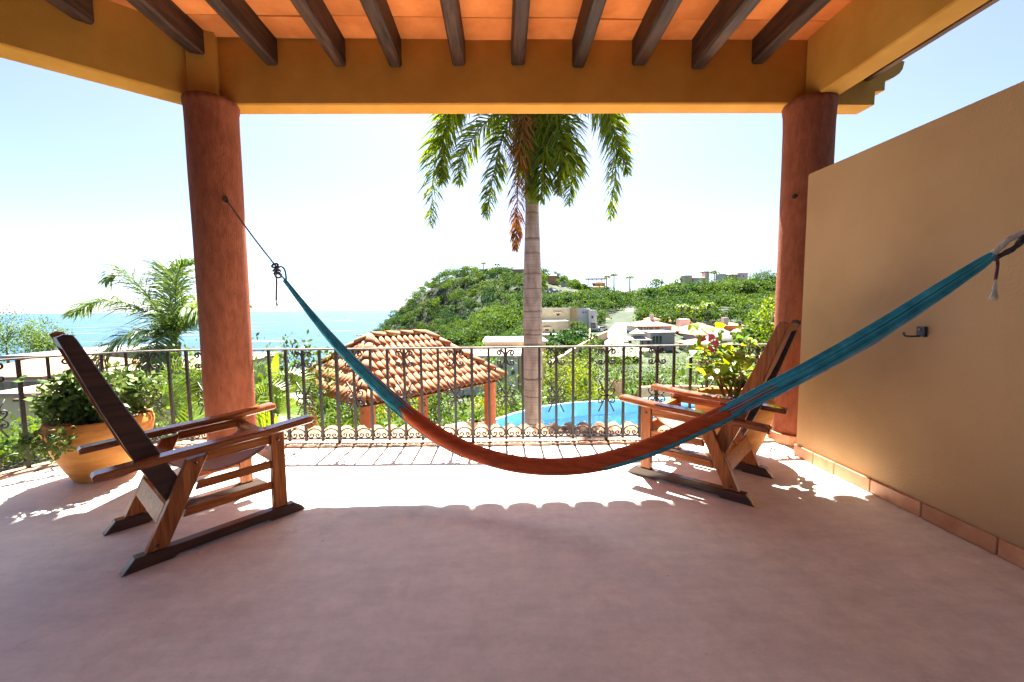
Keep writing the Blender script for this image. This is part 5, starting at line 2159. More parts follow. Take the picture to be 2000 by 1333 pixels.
# ================================================================== FAR HOUSES, ROAD, TREES
def qbox(parent, name, px0, px1, py0, py1, Y, depth, m, dz=0.0):
    """A block whose front face spans two bearings at distance Y and reaches 'depth' metres back."""
    a, b = at(px0, py1, Y), at(px1, py0, Y)
    x0, x1, z0, z1 = a.x, b.x, a.z + dz, b.z
    return MB().box(((x0 + x1) / 2, Y + depth / 2, (z0 + z1) / 2), (abs(x1 - x0), depth, z1 - z0)).build(name, m, parent), (x0, x1, z0, z1)


def window(parent, px, py, w, h, Y, frame='white', sill=True):
    """Window standing on a front face at distance Y: frame proud of the wall, pane set in it."""
    c = at(px, py, Y)
    f = MB()
    t_ = min(w, h) * .12
    f.box((c.x, Y - .04, c.z + h / 2 - t_ / 2), (w, .1, t_))
    f.box((c.x, Y - .04, c.z - h / 2 + t_ / 2), (w, .1, t_))
    f.box((c.x - w / 2 + t_ / 2, Y - .04, c.z), (t_, .1, h - 2 * t_))
    f.box((c.x + w / 2 - t_ / 2, Y - .04, c.z), (t_, .1, h - 2 * t_))
    o = f.build('window', MT[frame], parent)
    MB().box((c.x, Y - .015, c.z), (w - 2 * t_, .03, h - 2 * t_)).build('pane', MT['pane'], o)
    if sill:
        MB().box((c.x, Y - .10, c.z - h / 2 - .05), (w + .2, .2, .1)).build('sill', MT[frame], o)
    return o


def hip_roof(parent, x0, x1, y0, y1, z, rise, m, over=.5, name='roof'):
    x0, x1, y0, y1 = x0 - over, x1 + over, y0 - over, y1 + over
    d = min(x1 - x0, y1 - y0) / 2 * .98
    if x1 - x0 >= y1 - y0:
        r0, r1 = (x0 + d, (y0 + y1) / 2, z + rise), (x1 - d, (y0 + y1) / 2, z + rise)
        fs = [(0, 1, 5, 4), (1, 2, 5), (2, 3, 4, 5), (3, 0, 4)]
    else:
        r0, r1 = ((x0 + x1) / 2, y0 + d, z + rise), ((x0 + x1) / 2, y1 - d, z + rise)
        fs = [(0, 1, 4), (1, 2, 5, 4), (2, 3, 5), (3, 0, 4, 5)]
    vs = [(x0, y0, z), (x1, y0, z), (x1, y1, z), (x0, y1, z), r0, r1]
    vs2 = [(x0, y0, z - .18), (x1, y0, z - .18), (x1, y1, z - .18), (x0, y1, z - .18)]
    fs += [(6, 7, 1, 0), (7, 8, 2, 1), (8, 9, 3, 2), (9, 6, 0, 3), (9, 8, 7, 6)]
    return MB().add(vs + vs2, fs).build(name, m, parent)


def parapet(parent, x0, x1, y0, y1, z, m, h=.5, t_=.25, name='parapet'):
    mb = MB()
    mb.box(((x0 + x1) / 2, y0 + t_ / 2, z + h / 2), (x1 - x0 + .02, t_, h))
    mb.box(((x0 + x1) / 2, y1 - t_ / 2, z + h / 2), (x1 - x0 + .02, t_, h))
    mb.box((x0 + t_ / 2, (y0 + y1) / 2, z + h / 2), (t_, y1 - y0 - 2 * t_, h))
    mb.box((x1 - t_ / 2, (y0 + y1) / 2, z + h / 2), (t_, y1 - y0 - 2 * t_, h))
    return mb.build(name, m, parent)


def house(name, label, px, py, Y, cat='house'):
    p = at(px, py, Y)
    return thing(name, label, cat, (p.x, p.y, p.z), 'houses across the valley')


# white flat-roofed house below the palm
h = house('flat_roofed_house', 'white flat roofed house behind the gazebo and palm trunk', 960, 770, 60)
_, (x0, x1, z0, z1) = qbox(h, 'wall', 872, 1012, 700, 775, 60, 12, MT['white'], -2)
MB().box(((x0 + x1) / 2, 66, z1 + .12), (x1 - x0 + .8, 12.8, .24)).build('roof', MT['pink_roof'], h)
parapet(h, x0 - .4, x1 + .4, 59.6, 72.4, z1 + .24, MT['white'], .25, .3)
_, (x0, x1, z0, z1) = qbox(h, 'upper_wall', 948, 1066, 668, 740, 73, 12, MT['cream'], -1)
MB().box(((x0 + x1) / 2, 79, z1 + .1), (x1 - x0 + .8, 12.8, .2)).build('roof', MT['white'], h)
_, (x0, x1, z0, z1) = qbox(h, 'side_wall', 1014, 1062, 690, 775, 61, 10, MT['cream'], -2)
window(h, 979, 727, .9, 2.2, 60, 'grey', False)
window(h, 966, 722, .25, 1.2, 60, 'grey', False)
window(h, 1002, 728, .7, .8, 60, 'white', False)
window(h, 1040, 715, .9, 1.0, 61, 'cream', False)

# beige stepped house
h = house('stepped_house', 'beige stepped house with three flat blocks right of the palm trunk', 1085, 695, 115)
_, b1_ = qbox(h, 'upper_block', 1052, 1113, 603, 700, 120, 16, MT['cream'], -2)
_, b2_ = qbox(h, 'shaded_side_block', 1095, 1128, 601, 690, 122, 14, MT['beige'], -2)  # shade of the side face is put into the darker beige
_, b3_ = qbox(h, 'middle_block', 1056, 1110, 629, 700, 112, 7.9, MT['cream'], -2)
_, b4_ = qbox(h, 'lower_block', 1052, 1093, 656, 715, 105, 6.9, MT['cream'], -2)
for (x0, x1, z0, z1), ya, yb in ((b1_, 120, 136), (b3_, 112, 119.8), (b4_, 105, 111.8)):
    MB().box(((x0 + x1) / 2, (ya + yb) / 2, z1 + .15), (x1 - x0 + .3, yb - ya + .1, .3)).build('coping', MT['white'], h)
window(h, 1090, 615, 1.1, .7, 120, 'cream')
window(h, 1068, 645, 1.0, .6, 112, 'cream')
for k in range(3):
    window(h, 1082 + k * 4.3, 674, .42, 1.5, 105, 'white', False)
MB().box((at(1090, 611, 119.5).x, 119.4, at(1090, 611, 119.5).z), (2.2, 1.2, .25)).build('canopy', MT['cream'], h)
MB().box((at(1068, 641, 111.5).x, 111.4, at(1068, 641, 111.5).z), (2.0, 1.2, .25)).build('canopy', MT['cream'], h)

# white house beside the road
h = house('roadside_house', 'tall white house beside the road with small twin windows', 1140, 645, 150)
qbox(h, 'wall', 1127, 1152, 602, 652, 152, 10, MT['white'], -2)
qbox(h, 'front_wing', 1150, 1166, 606, 648, 150, 9, MT['white'], -2)
for px in (1139.5, 1144):
    window(h, px, 610.5, .55, .6, 152, 'white', False)
window(h, 1157, 620, .8, 1.0, 150, 'grey', False)
window(h, 1159, 636, 1.6, 1.8, 150, 'dark_wood', False)


# road as a sheet of its own lying just above the ground
def ribbon(pts, w, lift, name, m, kind='structure', n=50):
    C = bez(pts, n)
    vs, fs = [], []
    for i, c in enumerate(C):
        t = (C[min(i + 1, n - 1)] - C[max(i - 1, 0)])
        s = Vector((t.y, -t.x, 0)).normalized()
        ww = w if not callable(w) else w(i / (n - 1))
        for k in (-1, -.33, .33, 1):
            vs.append(c + s * k * ww / 2 + Vector((0, 0, lift + (i / n) * 1.6)))
    for i in range(n - 1):
        for k in range(3):
            fs.append((i * 4 + k, i * 4 + k + 1, (i + 1) * 4 + k + 1, (i + 1) * 4 + k))
    o = MB().add(vs, fs).build(name, m, None, (0, 0, 0))
    o['kind'] = kind
    return o


ROADP = [at(1224, 703, 77), at(1215, 692, 86), at(1204, 672, 112), at(1207, 652, 146), at(1219, 632, 200), at(1227, 618, 262), at(1230, 608, 330)]
ribbon(ROADP, lambda f: 6.5 - .5 * f, .6, 'road', MT['road'])
# roadside wall running down towards the garden
rw = thing('roadside_wall', 'long beige wall running down beside the road', 'wall', at(1130, 700, 80))
C = bez([at(1186, 664, 118), at(1165, 676, 100), at(1135, 698, 78), at(1105, 722, 62), at(1075, 748, 50)], 24)
vs, fs = [], []
for i, c in enumerate(C):
    for k, (u, z) in enumerate(((-.15, -1.4), (-.15, 2.4), (.15, 2.4), (.15, -1.4))):
        vs.append(c + Vector((u, 0, z)))
for i in range(23):
    for k in range(3):
        fs.append((i * 4 + k, i * 4 + k + 1, (i + 1) * 4 + k + 1, (i + 1) * 4 + k))
MB().add(vs, fs).build('wall_body', MT['beige'], rw)
vs, fs = [], []
for i, c in enumerate(C):
    for (u, z) in ((-.25, 2.4), (-.25, 2.55), (.25, 2.55), (.25, 2.4)):
        vs.append(c + Vector((u, 0, z)))
for i in range(23):
    for k in range(4):
        k2 = (k + 1) % 4
        fs.append((i * 4 + k, i * 4 + k2, (i + 1) * 4 + k2, (i + 1) * 4 + k))
MB().add(vs, fs).build('coping', MT['cream'], rw)
dw = thing('driveway_wall', 'sloping beige driveway wall below the white roadside house', 'wall', at(1140, 665, 130))
for nm, pts in (('ramp_wall', [at(1117, 700, 108), at(1126, 672, 122), at(1136, 652, 138)]), ('ramp_wall', [at(1150, 690, 112), at(1151, 664, 124), at(1152, 648, 140)])):
    C = bez(pts, 8)
    vs, fs = [], []
    for c in C:
        for u, z in ((-.2, -2.5), (-.2, 1.0), (.2, 1.0), (.2, -2.5)):
            vs.append(c + Vector((u, 0, z)))
    for i in range(7):
        for k in range(3):
            fs.append((i * 4 + k, i * 4 + k + 1, (i + 1) * 4 + k + 1, (i + 1) * 4 + k))
    fs += [(0, 1, 2, 3), (31, 30, 29, 28)]
    MB().add(vs, fs).build(nm, MT['beige'], dw)


# cars
def car(p, yaw, label, paint):
    t = thing('parked_car', label, 'car', p, 'cars parked by the road')
    t.rotation_euler = (0, 0, yaw)
    side = [(-2.1, .35), (2.1, .35), (2.15, .7), (1.9, .92), (1.0, .98), (.45, 1.42), (-1.2, 1.45), (-1.85, 1.0), (-2.15, .9)]
    MB().prism(side, -.85, .85, 'y').build('body', paint, t, local=True)
    gl = MB()
    gl.prism([(.9, 1.0), (.42, 1.38), (-1.15, 1.40), (-1.65, 1.02)], -.862, .862, 'y')
    gl.build('side_glass', MT['pane'], t, local=True)
    for sx in (-1.35, 1.35):
        for sy in (-.8, .8):
            w = MB().tube([(sx, sy - .1, .33), (sx, sy + .1, .33)], .33, 14).build('wheel', MT['rubber'], t, local=True)
    for sy in (-.6, .6):
        MB().box((2.12, sy, .72), (.1, .3, .14)).build('headlight', MT['white'], t, local=True)


car(at(1176, 646, 148), R_(10), 'white car parked in front of the white roadside house', MT['car_white'])
car(at(1226, 674, 104), R_(70), 'dark car parked under the thatched kiosk', MT['car_dark'])
car(at(1196, 657, 134), R_(75), 'dark car parked on the left side of the road', MT['car_dark'])

# villas
h = house('clay_roofed_villa', 'small white villa with clay hip roof and chimney right of the road', 1278, 648, 130)
_, (x0, x1, z0, z1) = qbox(h, 'wall', 1244, 1312, 637, 660, 130, 11, MT['white'], -2)
hip_roof(h, x0, x1, 130, 141, z1, 2.0, MT['far_tile'], .8)
for px in (1250, 1262, 1272, 1284):
    window(h, px, 642, 1.1, 1.3, 130, 'dark_wood')
MB().box((at(1275, 620, 134).x, 135, at(1275, 622, 134).z), (1.1, 1.1, 2.6)).build('chimney', MT['white'], h)
_, (x0, x1, z0, z1) = qbox(h, 'upper_room', 1268, 1288, 624, 640, 137, 5, MT['white'])
hip_roof(h, x0, x1, 137, 142, z1, .8, MT['far_tile'], .4)

h = house('thatched_kiosk', 'grey tiered thatched kiosk on posts at the road bend', 1245, 680, 104, 'kiosk')
p = at(1244, 663, 104)
hip_roof(h, p.x - 2.6, p.x + 2.6, 101.5, 106.5, p.z, 1.3, MT['thatch'], .3)
hip_roof(h, p.x - 1.3, p.x + 1.3, 102.6, 105.4, p.z + 1.5, 1.3, MT['thatch'], .3)
MB().box((p.x, 104, p.z + 1.3), (2.4, 2.4, .6)).build('lantern', MT['white'], h)
for sx in (-2.2, 2.2):
    for sy in (102, 106):
        MB().tube([(p.x + sx, sy, p.z - 3.0), (p.x + sx, sy, p.z)], .14, 8).build('post', MT['dark_wood'], h)
h = house('round_kiosk_base', 'curved cream wall at the road bend below the kiosk', 1245, 700, 92, 'wall')
p = at(1244, 702, 92)
MB().lathe([(3.4, -1.5), (3.4, 2.0), (3.6, 2.05), (3.6, 2.25), (.01, 2.25)], (p.x, p.y, p.z), 30, False).build('wall_body', MT['cream'], h)

h = house('grey_villa', 'grey flat villa with teal doors between the kiosk and the palms', 1295, 670, 104)
_, (x0, x1, z0, z1) = qbox(h, 'wall', 1270, 1318, 650, 682, 104, 8, MT['grey'], -2)
MB().box(((x0 + x1) / 2, 108, z1 + .1), (x1 - x0 + .6, 8.6, .2)).build('roof', MT['white'], h)
for px in (1277, 1283, 1290):
    window(h, px, 664, .8, 2.1, 104, 'grey', False)

h = house('large_villa', 'large low villa with broad pale clay roofs and lilac walls behind the hibiscus', 1395, 665, 120)
_, (x0, x1, z0, z1) = qbox(h, 'wall', 1345, 1418, 648, 672, 124, 12, MT['white'], -2)
hip_roof(h, x0, x1, 124, 136, z1, 2.6, MT['far_tile'], 1.0)
_, (x0, x1, z0, z1) = qbox(h, 'front_wing', 1362, 1408, 654, 678, 112, 9, MT['lilac'], -2)
hip_roof(h, x0, x1, 112, 121, z1, 2.4, MT['far_tile'], 1.0)
_, (x0, x1, z0, z1) = qbox(h, 'back_wing', 1418, 1452, 636, 655, 136, 9, MT['skirting'], -2)
hip_roof(h, x0, x1, 136, 145, z1, 1.0, MT['far_tile'], .6)
_, (x0, x1, z0, z1) = qbox(h, 'porch', 1350, 1396, 672, 690, 100, 7, MT['lilac'], -1)
hip_roof(h, x0, x1, 100, 107, z1, 1.0, MT['far_tile'], .8)
for px in (1350, 1357):
    window(h, px, 655, 1.2, 1.6, 124, 'lilac', False)
for px in (1368, 1378):
    window(h, px, 662, 1.0, 1.1, 112, 'white', False)
window(h, 1365, 680, 1.2, 1.8, 100, 'white', False)
MB().box((at(1416, 628, 132).x, 132, at(1416, 628, 132).z), (1.6, 1.6, 2.6)).build('chimney', MT['white'], h)
MB().box((at(1334, 632, 138).x, 138, at(1334, 632, 138).z), (3.5, 3.0, 3.0)).build('roof_tower', MT['white'], h)
h = house('thatch_palapa', 'grey conical thatch palapa in front of the large villa', 1408, 665, 104, 'palapa')
p = at(1408, 664, 104)
MB().lathe([(4.4, -.2), (4.3, .1), (2.4, 1.6), (.05, 3.2)], tuple(p), 18, True).build('roof', MT['thatch'], h)
for k in range(6):
    a = k * math.pi / 3
    MB().tube([(p.x + 3.5 * math.cos(a), p.y + 3.5 * math.sin(a), p.z - 3), (p.x + 3.5 * math.cos(a), p.y + 3.5 * math.sin(a), p.z + .3)], .13, 8).build('post', MT['dark_wood'], h)

for k, (px0, px1, py, Y, m, lab) in enumerate(((1318, 1334, 648, 132, 'white', 'tiny white cottage with clay roof left of the street palms'), (1452, 1478, 650, 128, 'cream', 'cream cottage with clay roof right of the large villa'),
                                      (1300, 1322, 628, 170, 'lilac', 'lilac cottage with clay roof among trees above the grey villa'), (1408, 1430, 622, 176, 'white', 'white cottage with clay roof in the trees above the large villa'),
                                      (1182, 1198, 628, 196, 'cream', 'cream cottage left of the road where it climbs'), (1452, 1476, 606, 215, 'white', 'small white cottage with clay roof high in the right hand trees'))):
    h = house('hillside_cottage', lab, (px0 + px1) / 2, py + 12, Y)
    _, (x0, x1, z0, z1) = qbox(h, 'wall', px0, px1, py, py + 16, Y, 7, MT[m], -3)
    hip_roof(h, x0, x1, Y, Y + 7, z1, 1.6, MT['far_tile'], .6)
    for q in (.25, .7):
        window(h, px0 + (px1 - px0) * q, py + 7, .8, 1.0, Y, 'white', False)

# ridge houses
h = house('ridge_villa', 'villa with orange roofs and dark flat roof deck on the ridge by three palms', 1172, 572, 395)
for px0, px1, py0, py1, Y, m in ((1158, 1190, 561, 575, 392, 'grey'), (1162, 1182, 553, 562, 397, 'beige')):
    _, (x0, x1, z0, z1) = qbox(h, 'wall', px0, px1, py0, py1, Y, 10, MT[m], -3)
    hip_roof(h, x0, x1, Y, Y + 10, z1, 1.6, MT['far_tile'], 1.2)
a = at(1146, 545, 400)
b = at(1184, 545, 400)
MB().box(((a.x + b.x) / 2, 404, a.z), (b.x - a.x, 9, .8)).build('roof_deck', MT['dark_wood'], h)
for px in (1150, 1157, 1166, 1175, 1182):
    c = at(px, 551, 400)
    MB().box((c.x, 401, c.z), (.6, .6, 5.6)).build('post', MT['dark_wood'], h)
h = house('ridge_hut', 'small brown pyramid roofed hut on the ridge right of the palms', 1219, 575, 378, 'hut')
_, (x0, x1, z0, z1) = qbox(h, 'wall', 1213, 1226, 571, 580, 378, 6, MT['skirting'], -3)
hip_roof(h, x0, x1, 378, 384, z1, 1.6, MT['thatch'], .6)
h = house('pergola_house', 'dark roofed hilltop house with open pergola above the palm trunk right side', 1088, 545, 412)
_, (x0, x1, z0, z1) = qbox(h, 'wall', 1072, 1090, 539, 548, 412, 9, MT['skirting'], -4)
hip_roof(h, x0, x1, 412, 421, z1, 2.4, MT['dark_wood'], .8)
for px in (1092, 1100):
    c = at(px, 540, 412)
    MB().box((c.x, 413, c.z - 1), (.5, .5, 5.5)).build('post', MT['dark_wood'], h)
a, b = at(1088, 535, 412), at(1101, 535, 412)
MB().box(((a.x + b.x) / 2, 414, a.z), (b.x - a.x, 4, .5)).build('pergola', MT['dark_wood'], h)
qbox(h, 'terrace_wall', 1097, 1110, 544, 553, 408, 5, MT['lilac'], -4)
h = house('hilltop_house', 'pale pink house at the headland top left of the palm trunk', 1012, 530, 472)
_, (x0, x1, z0, z1) = qbox(h, 'wall', 1002, 1036, 526, 536, 472, 12, MT['pink_roof'], -5)
hip_roof(h, x0, x1, 472, 484, z1, 4.2, MT['grey'], 1.0)
h = house('white_modern_house', 'long white modern house with clay roof on the right hand ridge', 1405, 545, 330)
_, (x0, x1, z0, z1) = qbox(h, 'left_block', 1338, 1352, 538, 549, 330, 9, MT['cream'], -3)
_, (x0, x1, z0, z1) = qbox(h, 'tiled_wing', 1354, 1377, 543, 551, 331, 9, MT['white'], -3)
hip_roof(h, x0, x1, 331, 340, z1, 2.0, MT['far_tile'], .8)
_, (x0, x1, z0, z1) = qbox(h, 'tower', 1377, 1386, 532, 549, 334, 6, MT['white'], -3)
MB().box(((x0 + x1) / 2, 337, z1 + .3), (x1 - x0 + 2.5, 8, .6)).build('slab_roof', MT['dark_wood'], h)
_, (x0, x1, z0, z1) = qbox(h, 'blue_block', 1407, 1418, 535, 549, 329, 8, MT['white'], -3)
_, (x0, x1, z0, z1) = qbox(h, 'glass_wing', 1418, 1440, 538, 549, 331, 8, MT['grey'], -3)
for k in range(4):
    window(h, 1420.5 + k * 5.2, 541, 1.7, 2.0, 331, 'white', False)
MB().box(((x0 + x1) / 2, 334, z1 + .25), (x1 - x0 + .6, 9, .5)).build('roof', MT['cream'], h)
_, (x0, x1, z0, z1) = qbox(h, 'right_block', 1440, 1461, 533, 547, 330, 9, MT['white'], -3)
window(h, 1444, 539, 1.6, 1.5, 330, 'grey', False)
window(h, 1452, 540, 1.2, 1.3, 330, 'grey', False)
h = house('terracotta_row', 'terracotta roofed houses half hidden by trees near the right column', 1498, 558, 308)
for px0, px1, py0, Y in ((1472, 1489, 556, 308), (1494, 1503, 553, 312), (1508, 1530, 556, 306)):
    _, (x0, x1, z0, z1) = qbox(h, 'wall', px0, px1, py0, py0 + 12, Y, 8, MT['skirting'], -3)
    hip_roof(h, x0, x1, Y, Y + 8, z1, 1.3, MT['far_tile'], .7)

# left-hand neighbours
def near_house(name, label, px, py, Y):
    p = at(px, py, Y)
    return thing(name, label, 'house', (p.x, p.y, p.z), 'neighbouring houses below on the left')


h = near_house('grey_slab_house', 'grey flat slab roofed house under the trees at the left edge', 70, 720, 30)
_, (x0, x1, z0, z1) = qbox(h, 'wall', 35, 165, 700, 745, 31, 8, MT['grey'], -4)
MB().box(((x0 + x1) / 2, 35, z1 + .15), (x1 - x0 + 1.0, 9.0, .3)).build('roof', MT['grey'], h)
for px in (60, 85, 112):
    window(h, px, 712, .9, .5, 31, 'dark_wood', False)
h = near_house('tile_roofed_house', 'low house with orange tile roof at the far left behind the railing', 20, 740, 25)
_, (x0, x1, z0, z1) = qbox(h, 'wall', -60, 85, 742, 790, 25, 6, MT['stone'], -4)
hip_roof(h, x0, x1, 25, 31, z1 + .3, .9, MT['far_tile'], .7)
MB().box(((x0 + x1) / 2, 24.9, z1 + .1), (x1 - x0 + .6, .5, .3)).build('fascia', MT['white'], h)
h = near_house('cream_house', 'cream walled house with pink flat roof below the left railing', 50, 790, 21)
_, (x0, x1, z0, z1) = qbox(h, 'wall', 5, 175, 772, 830, 21, 3.4, MT['cream'], -3)
MB().box(((x0 + x1) / 2 - .1, 22.8, z1 + .1), (x1 - x0 + .7, 4.2, .2)).build('roof', MT['pink_roof'], h)
c = at(95, 780, 20.6)
MB().box((c.x, 20.7, c.z), (3.0, .6, .12)).build('canopy', MT['dark_wood'], h)
window(h, 120, 795, .8, 1.1, 21, 'white')
h = near_house('flat_roof_annex', 'long pinkish flat roofed annex behind the left pot and column', 270, 740, 26)
_, (x0, x1, z0, z1) = qbox(h, 'wall', 205, 400, 728, 800, 26, 9, MT['white'], -3)
MB().box(((x0 + x1) / 2, 30.5, z1 + .12), (x1 - x0 + .6, 9.6, .24)).build('roof', MT['pink_roof'], h)
window(h, 330, 760, 1.2, 1.2, 26, 'grey')

for k, (px, py, Y, hgt, r, ti, lab) in enumerate(((15, 700, 44, 4.5, 3.0, .2, 'pale green spreading tree at the left edge above the slab roof'), (-60, 700, 46, 5.5, 3.5, .1, 'broad tree cut by the left edge of the picture'),
                                   (75, 700, 47, 3.6, 2.4, .25, 'small feathery tree left of the dark chair back'), (105, 700, 45, 3.2, 1.9, .35, 'yellow green young tree beside the feathery one'),
                                   (205, 712, 40, 1.6, 1.4, .2, 'low round tree above the annex roof behind the left pot'))):
    p = at(px, py, Y)
    tree('garden_tree', lab, (p.x, p.y, p.z - 1.0), hgt + 1.0, r, MT['garden_leaf'], group='trees beyond the left railing', n_lobes=22, per=100, leaf=.20, trunk_r=.12, tint=ti - .1, crown_h=hgt * .9)

p = at(1500, 700, 26)
tree('garden_tree', 'bright lime leaved tree against the right column', (p.x + .6, p.y, gz(p.x, 26)), (at(1500, 598, 26).z - gz(p.x, 26)), 1.6, MT['lime_leaf'], n_lobes=26, per=90, leaf=.22, trunk_r=.12, crown_h=3.4, tint=-.1)

p = at(1490, 566, 300)
tree('dome_tree', 'large dark dome shaped tree on the right ridge next to the column', (p.x, p.y, p.z - 3), 17, 9.5, MT['forest'], n_lobes=30, per=120, leaf=.8, trunk_r=.5, crown_h=12, tint=-.1)

# small far palms
def far_palm(px, py_base, py_top, Y, label, group, scale=1.0, mm='frond'):
    b, tp = at(px, py_base, Y), at(px, py_top, Y)
    t = thing('hill_palm', label, 'palm tree', b, group)
    hgt = tp.z - b.z
    r = .022 * hgt * scale + .12
    fl_ = min(3.2, hgt * .38) * scale
    hub = Vector((random.uniform(-.3, .3), 0, hgt - fl_ * .45))
    MB().tube([(0, 0, -3), (hub.x * .5, 0, hub.z * .5), hub], [r * 1.2, r, r * .8], 7).build('trunk', MT['royal_bark'], t, local=True)
    for i in range(13):
        a = i * 2.4 + random.random()
        e = random.uniform(-.1, 1.2)
        d = Vector((math.cos(a), math.sin(a), 0))
        path = [hub, hub + d * fl_ * .4 + Vector((0, 0, fl_ * .35 * e)), hub + d * fl_ * .8 + Vector((0, 0, fl_ * .3 * e - .1 * fl_)), hub + d * fl_ * 1.05 + Vector((0, 0, fl_ * (.1 * e - .45)))]
        mk_obj('frond', frond_mesh(path, 16, fl_ * .38, .16 * fl_ / 1.6, MT[mm], .1, .06, .7, .3, .9, -.1), t)


for px, pb_, pt, Y, lab, g in ((922, 545, 523, 490, 'leftmost small palm on the headland skyline', 'palms on the headland skyline'), (945, 545, 511, 488, 'tallest palm on the headland skyline', 'palms on the headland skyline'),
                         (972, 545, 514, 486, 'slim palm on the headland skyline near the big trunk', 'palms on the headland skyline'), (957, 545, 526, 492, 'low pale palm between the two taller skyline palms', 'palms on the headland skyline'),
                         (1185, 578, 537, 385, 'left palm of three beside the ridge villa', 'palms beside the ridge villa'), (1199, 578, 533, 384, 'tall middle palm of three beside the ridge villa', 'palms beside the ridge villa'),
                         (1230, 588, 538, 380, 'right hand palm of three beside the ridge villa', 'palms beside the ridge villa'), (1282, 560, 543, 345, 'tiny palm on the skyline right of the saddle', 'palms on the right ridge'),
                         (1324, 562, 543, 340, 'small pale palm left of the white modern house', 'palms on the right ridge'), (1394, 566, 528, 318, 'large dark palm in front of the white modern house', 'palms on the right ridge'),
                         (1333, 642, 594, 150, 'left street palm of three above the large villa', 'street palms'), (1356, 642, 597, 150, 'middle street palm of three above the large villa', 'street palms'),
                         (1380, 642, 590, 148, 'right street palm of three above the large villa', 'street palms')):
    far_palm(px, pb_, pt, Y, lab, g, 1.2 if Y > 300 else .9, 'frond')

# rock face on the hill and rock in the sea
rk = []
for k in range(16):
    p = at(random.uniform(1064, 1118), random.uniform(572, 600), 372)
    rk.append(p)
mb = MB()
for p in rk:
    r = random.uniform(3, 6)
    vs = []
    for i in range(5):
        for j in range(8):
            th, ph = math.pi * (i + .5) / 5, 2 * math.pi * j / 8
            q = r * random.uniform(.75, 1.2)
            vs.append((p.x + q * math.sin(th) * math.cos(ph), p.y + q * math.sin(th) * math.sin(ph) * .6, p.z + q * math.cos(th)))
    mb.add(vs, [(i * 8 + j, i * 8 + (j + 1) % 8, (i + 1) * 8 + (j + 1) % 8, (i + 1) * 8 + j) for i in range(4) for j in range(8)])
o = mb.build('rock_face', MT['rock'], None, tuple(rk[0]))
tag(o, 'grey bare rock face on the hillside right of the palm trunk', 'rock')
mb = MB()
p = at(701, 652, 735)
vs = []
for i in range(4):
    for j in range(9):
        th, ph = math.pi / 2 * (i / 3), 2 * math.pi * j / 9
        q = random.uniform(.8, 1.2)
        vs.append((p.x + 5 * q * math.sin(th) * math.cos(ph), p.y + 4 * q * math.sin(th) * math.sin(ph), SEA_Z - .3 + 2.4 * q * math.cos(th)))
mb.add(vs, [(i * 9 + j, i * 9 + (j + 1) % 9, (i + 1) * 9 + (j + 1) % 9, (i + 1) * 9 + j) for i in range(3) for j in range(9)])
o = mb.build('sea_rock', MT['rock'], None, (p.x, p.y, SEA_Z))
tag(o, 'small dark rock standing in the sea off the headland', 'rock')

# ------------------------------------------------------------------ hillside forest: leaf clumps over the terrain
EXC = []           # (px range, Y range) windows kept clear for houses and road


def clear(px, Y, z=0):
    for a, b, c, d in ((1050, 1170, 98, 138), (1120, 1170, 110, 165), (1236, 1330, 66, 146), (1332, 1462, 66, 150), (1148, 1194, 366, 412), (1068, 1112, 390, 426), (1000, 1038, 450, 488),
                       (1334, 1464, 304, 344), (1468, 1534, 284, 322), (1208, 1228, 358, 388), (860, 1070, 0, 96), (1312, 1338, 110, 142), (1446, 1482, 106, 138), (1296, 1326, 150, 180), (1404, 1434, 155, 186), (1178, 1202, 175, 206), (1448, 1480, 190, 225), (1062, 1120, 350, 378)):
        if a < px < b and c < Y < d:
            return True
    for q in RS:
        if abs(q.y - Y) < 14 and abs(q.x - px / 1.0) < 0:
            return True
    return False


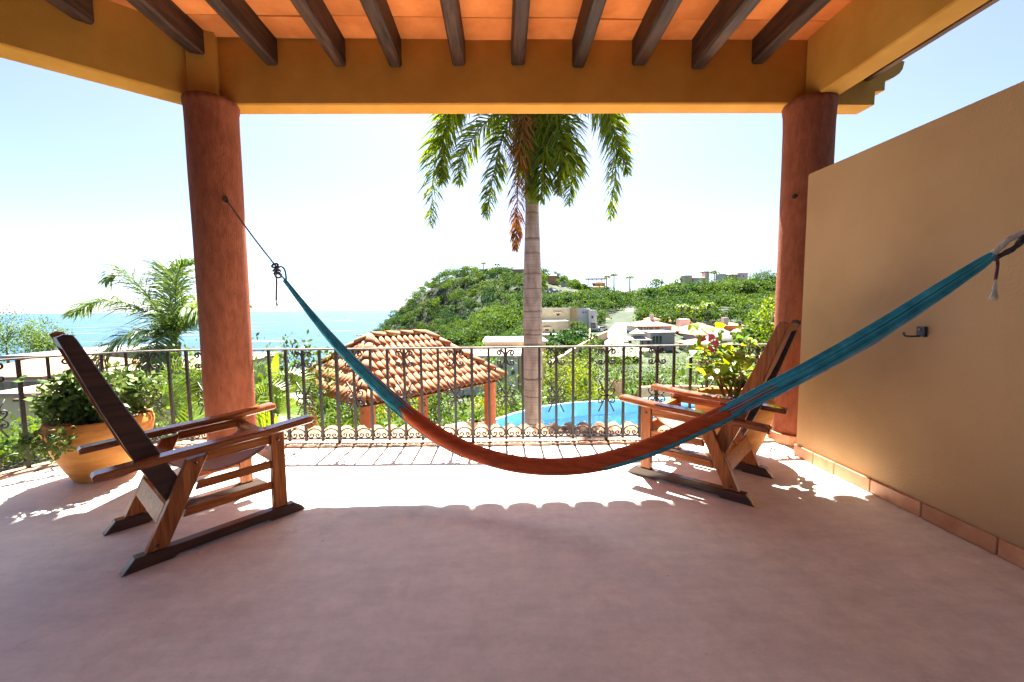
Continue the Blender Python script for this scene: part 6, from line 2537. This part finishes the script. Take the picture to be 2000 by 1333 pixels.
RS = bez(ROADP, 80)
RSn = np.array([(q.x, q.y) for q in RS])
cand = []
step = 6.6
Yv = 78.0
while Yv < 720:
    st = step * (0.62 if Yv < 170 else 0.8 if Yv < 260 else 1.62)
    xx = -0.42 * Yv
    while xx < 0.95 * Yv:
        cand.append((xx + random.uniform(-.45, .45) * st, Yv + random.uniform(-.45, .45) * st))
        xx += st
    Yv += st
cand = np.array(cand)
zc = ground_z(cand[:, 0], cand[:, 1])
order = np.argsort(cand[:, 1])
hor = {}
lob_far, lob_near = [], []
n_tree = 0
tf, tn = [], []
for i in order:
    x, y = cand[i]
    z = zc[i]
    if z < SEA_Z + 1.5:
        continue
    px = 977 + x / y * 800
    if clear(px, y):
        continue
    if np.min((RSn[:, 0] - x) ** 2 + (RSn[:, 1] - y) ** 2) < (7.0 if y < 200 else 6.0) ** 2:
        continue
    if y < 130 and px > 1170 and px < 1240:
        continue
    b = int(px / 5)
    el = (z + 9 - CAM_H) / y
    if el < hor.get(b, -9) - .012:
        continue
    hor[b] = max(hor.get(b, -9), (z + 4 - CAM_H) / y)
    near = y < 240
    hgt = random.uniform(4.0, 8.5) if near else random.uniform(6.5, 15.0)
    r = random.uniform(2.4, 4.6) if near else random.uniform(5.0, 9.5)
    if random.random() < .12:
        hgt *= 1.25
        r *= 1.2
    tint = random.gauss(0, .16) + .22 * math.sin(x * .045 + 1.3 * math.sin(y * .03)) * math.sin(y * .052 + x * .02)
    for k in range(5 if near else 7):
        a = random.random() * 6.283
        q = random.uniform(.1, .72) * r
        rr = r * random.uniform(.36, .62)
        if k == 0:
            q, rr = 0, r * .8
        (tn if near else tf).append((x + math.cos(a) * q, y + math.sin(a) * q, z + hgt * random.uniform(.45, .9), rr, tint))
    n_tree += 1


def forest(name, L, per, leaf, label):
    L = np.array(L)
    n = len(L)
    c = np.repeat(L[:, :3], per, 0)
    rr = np.repeat(L[:, 3], per)
    d = unit(rng.normal(size=(n * per, 3)))
    d[:, 2] = np.abs(d[:, 2]) * .9 - .25
    rad = rr * (1 - .35 * rng.random(n * per) ** 1.5)
    P = c + d * rad[:, None] * np.array([1, 1, .85])
    D = d * .5 + rng.normal(size=(n * per, 3)) * .6
    Nn = d + rng.normal(size=(n * per, 3)) * .3 + np.array([0, 0, .1])
    ln = leaf * (.6 + .8 * rng.random(n * per))
    V, Fq = leaves_np(P, D, Nn, ln, ln * .75)
    t = np.clip(.42 + np.repeat(L[:, 4], per) + rng.normal(size=n * per) * .08, 0, 1)
    o = mk_obj(name, np_mesh(name, V, Fq, MT['forest'], np.repeat(t, 4)))
    tag(o, label, 'forest', kind='stuff')


forest('headland_forest', tf, 62, 1.1, 'dense green forest covering the headland and the far ridge')
forest('valley_forest', tn, 40, .75, 'mixed green trees filling the valley between road and houses')
print('trees', n_tree, 'lobes', len(tf), len(tn))
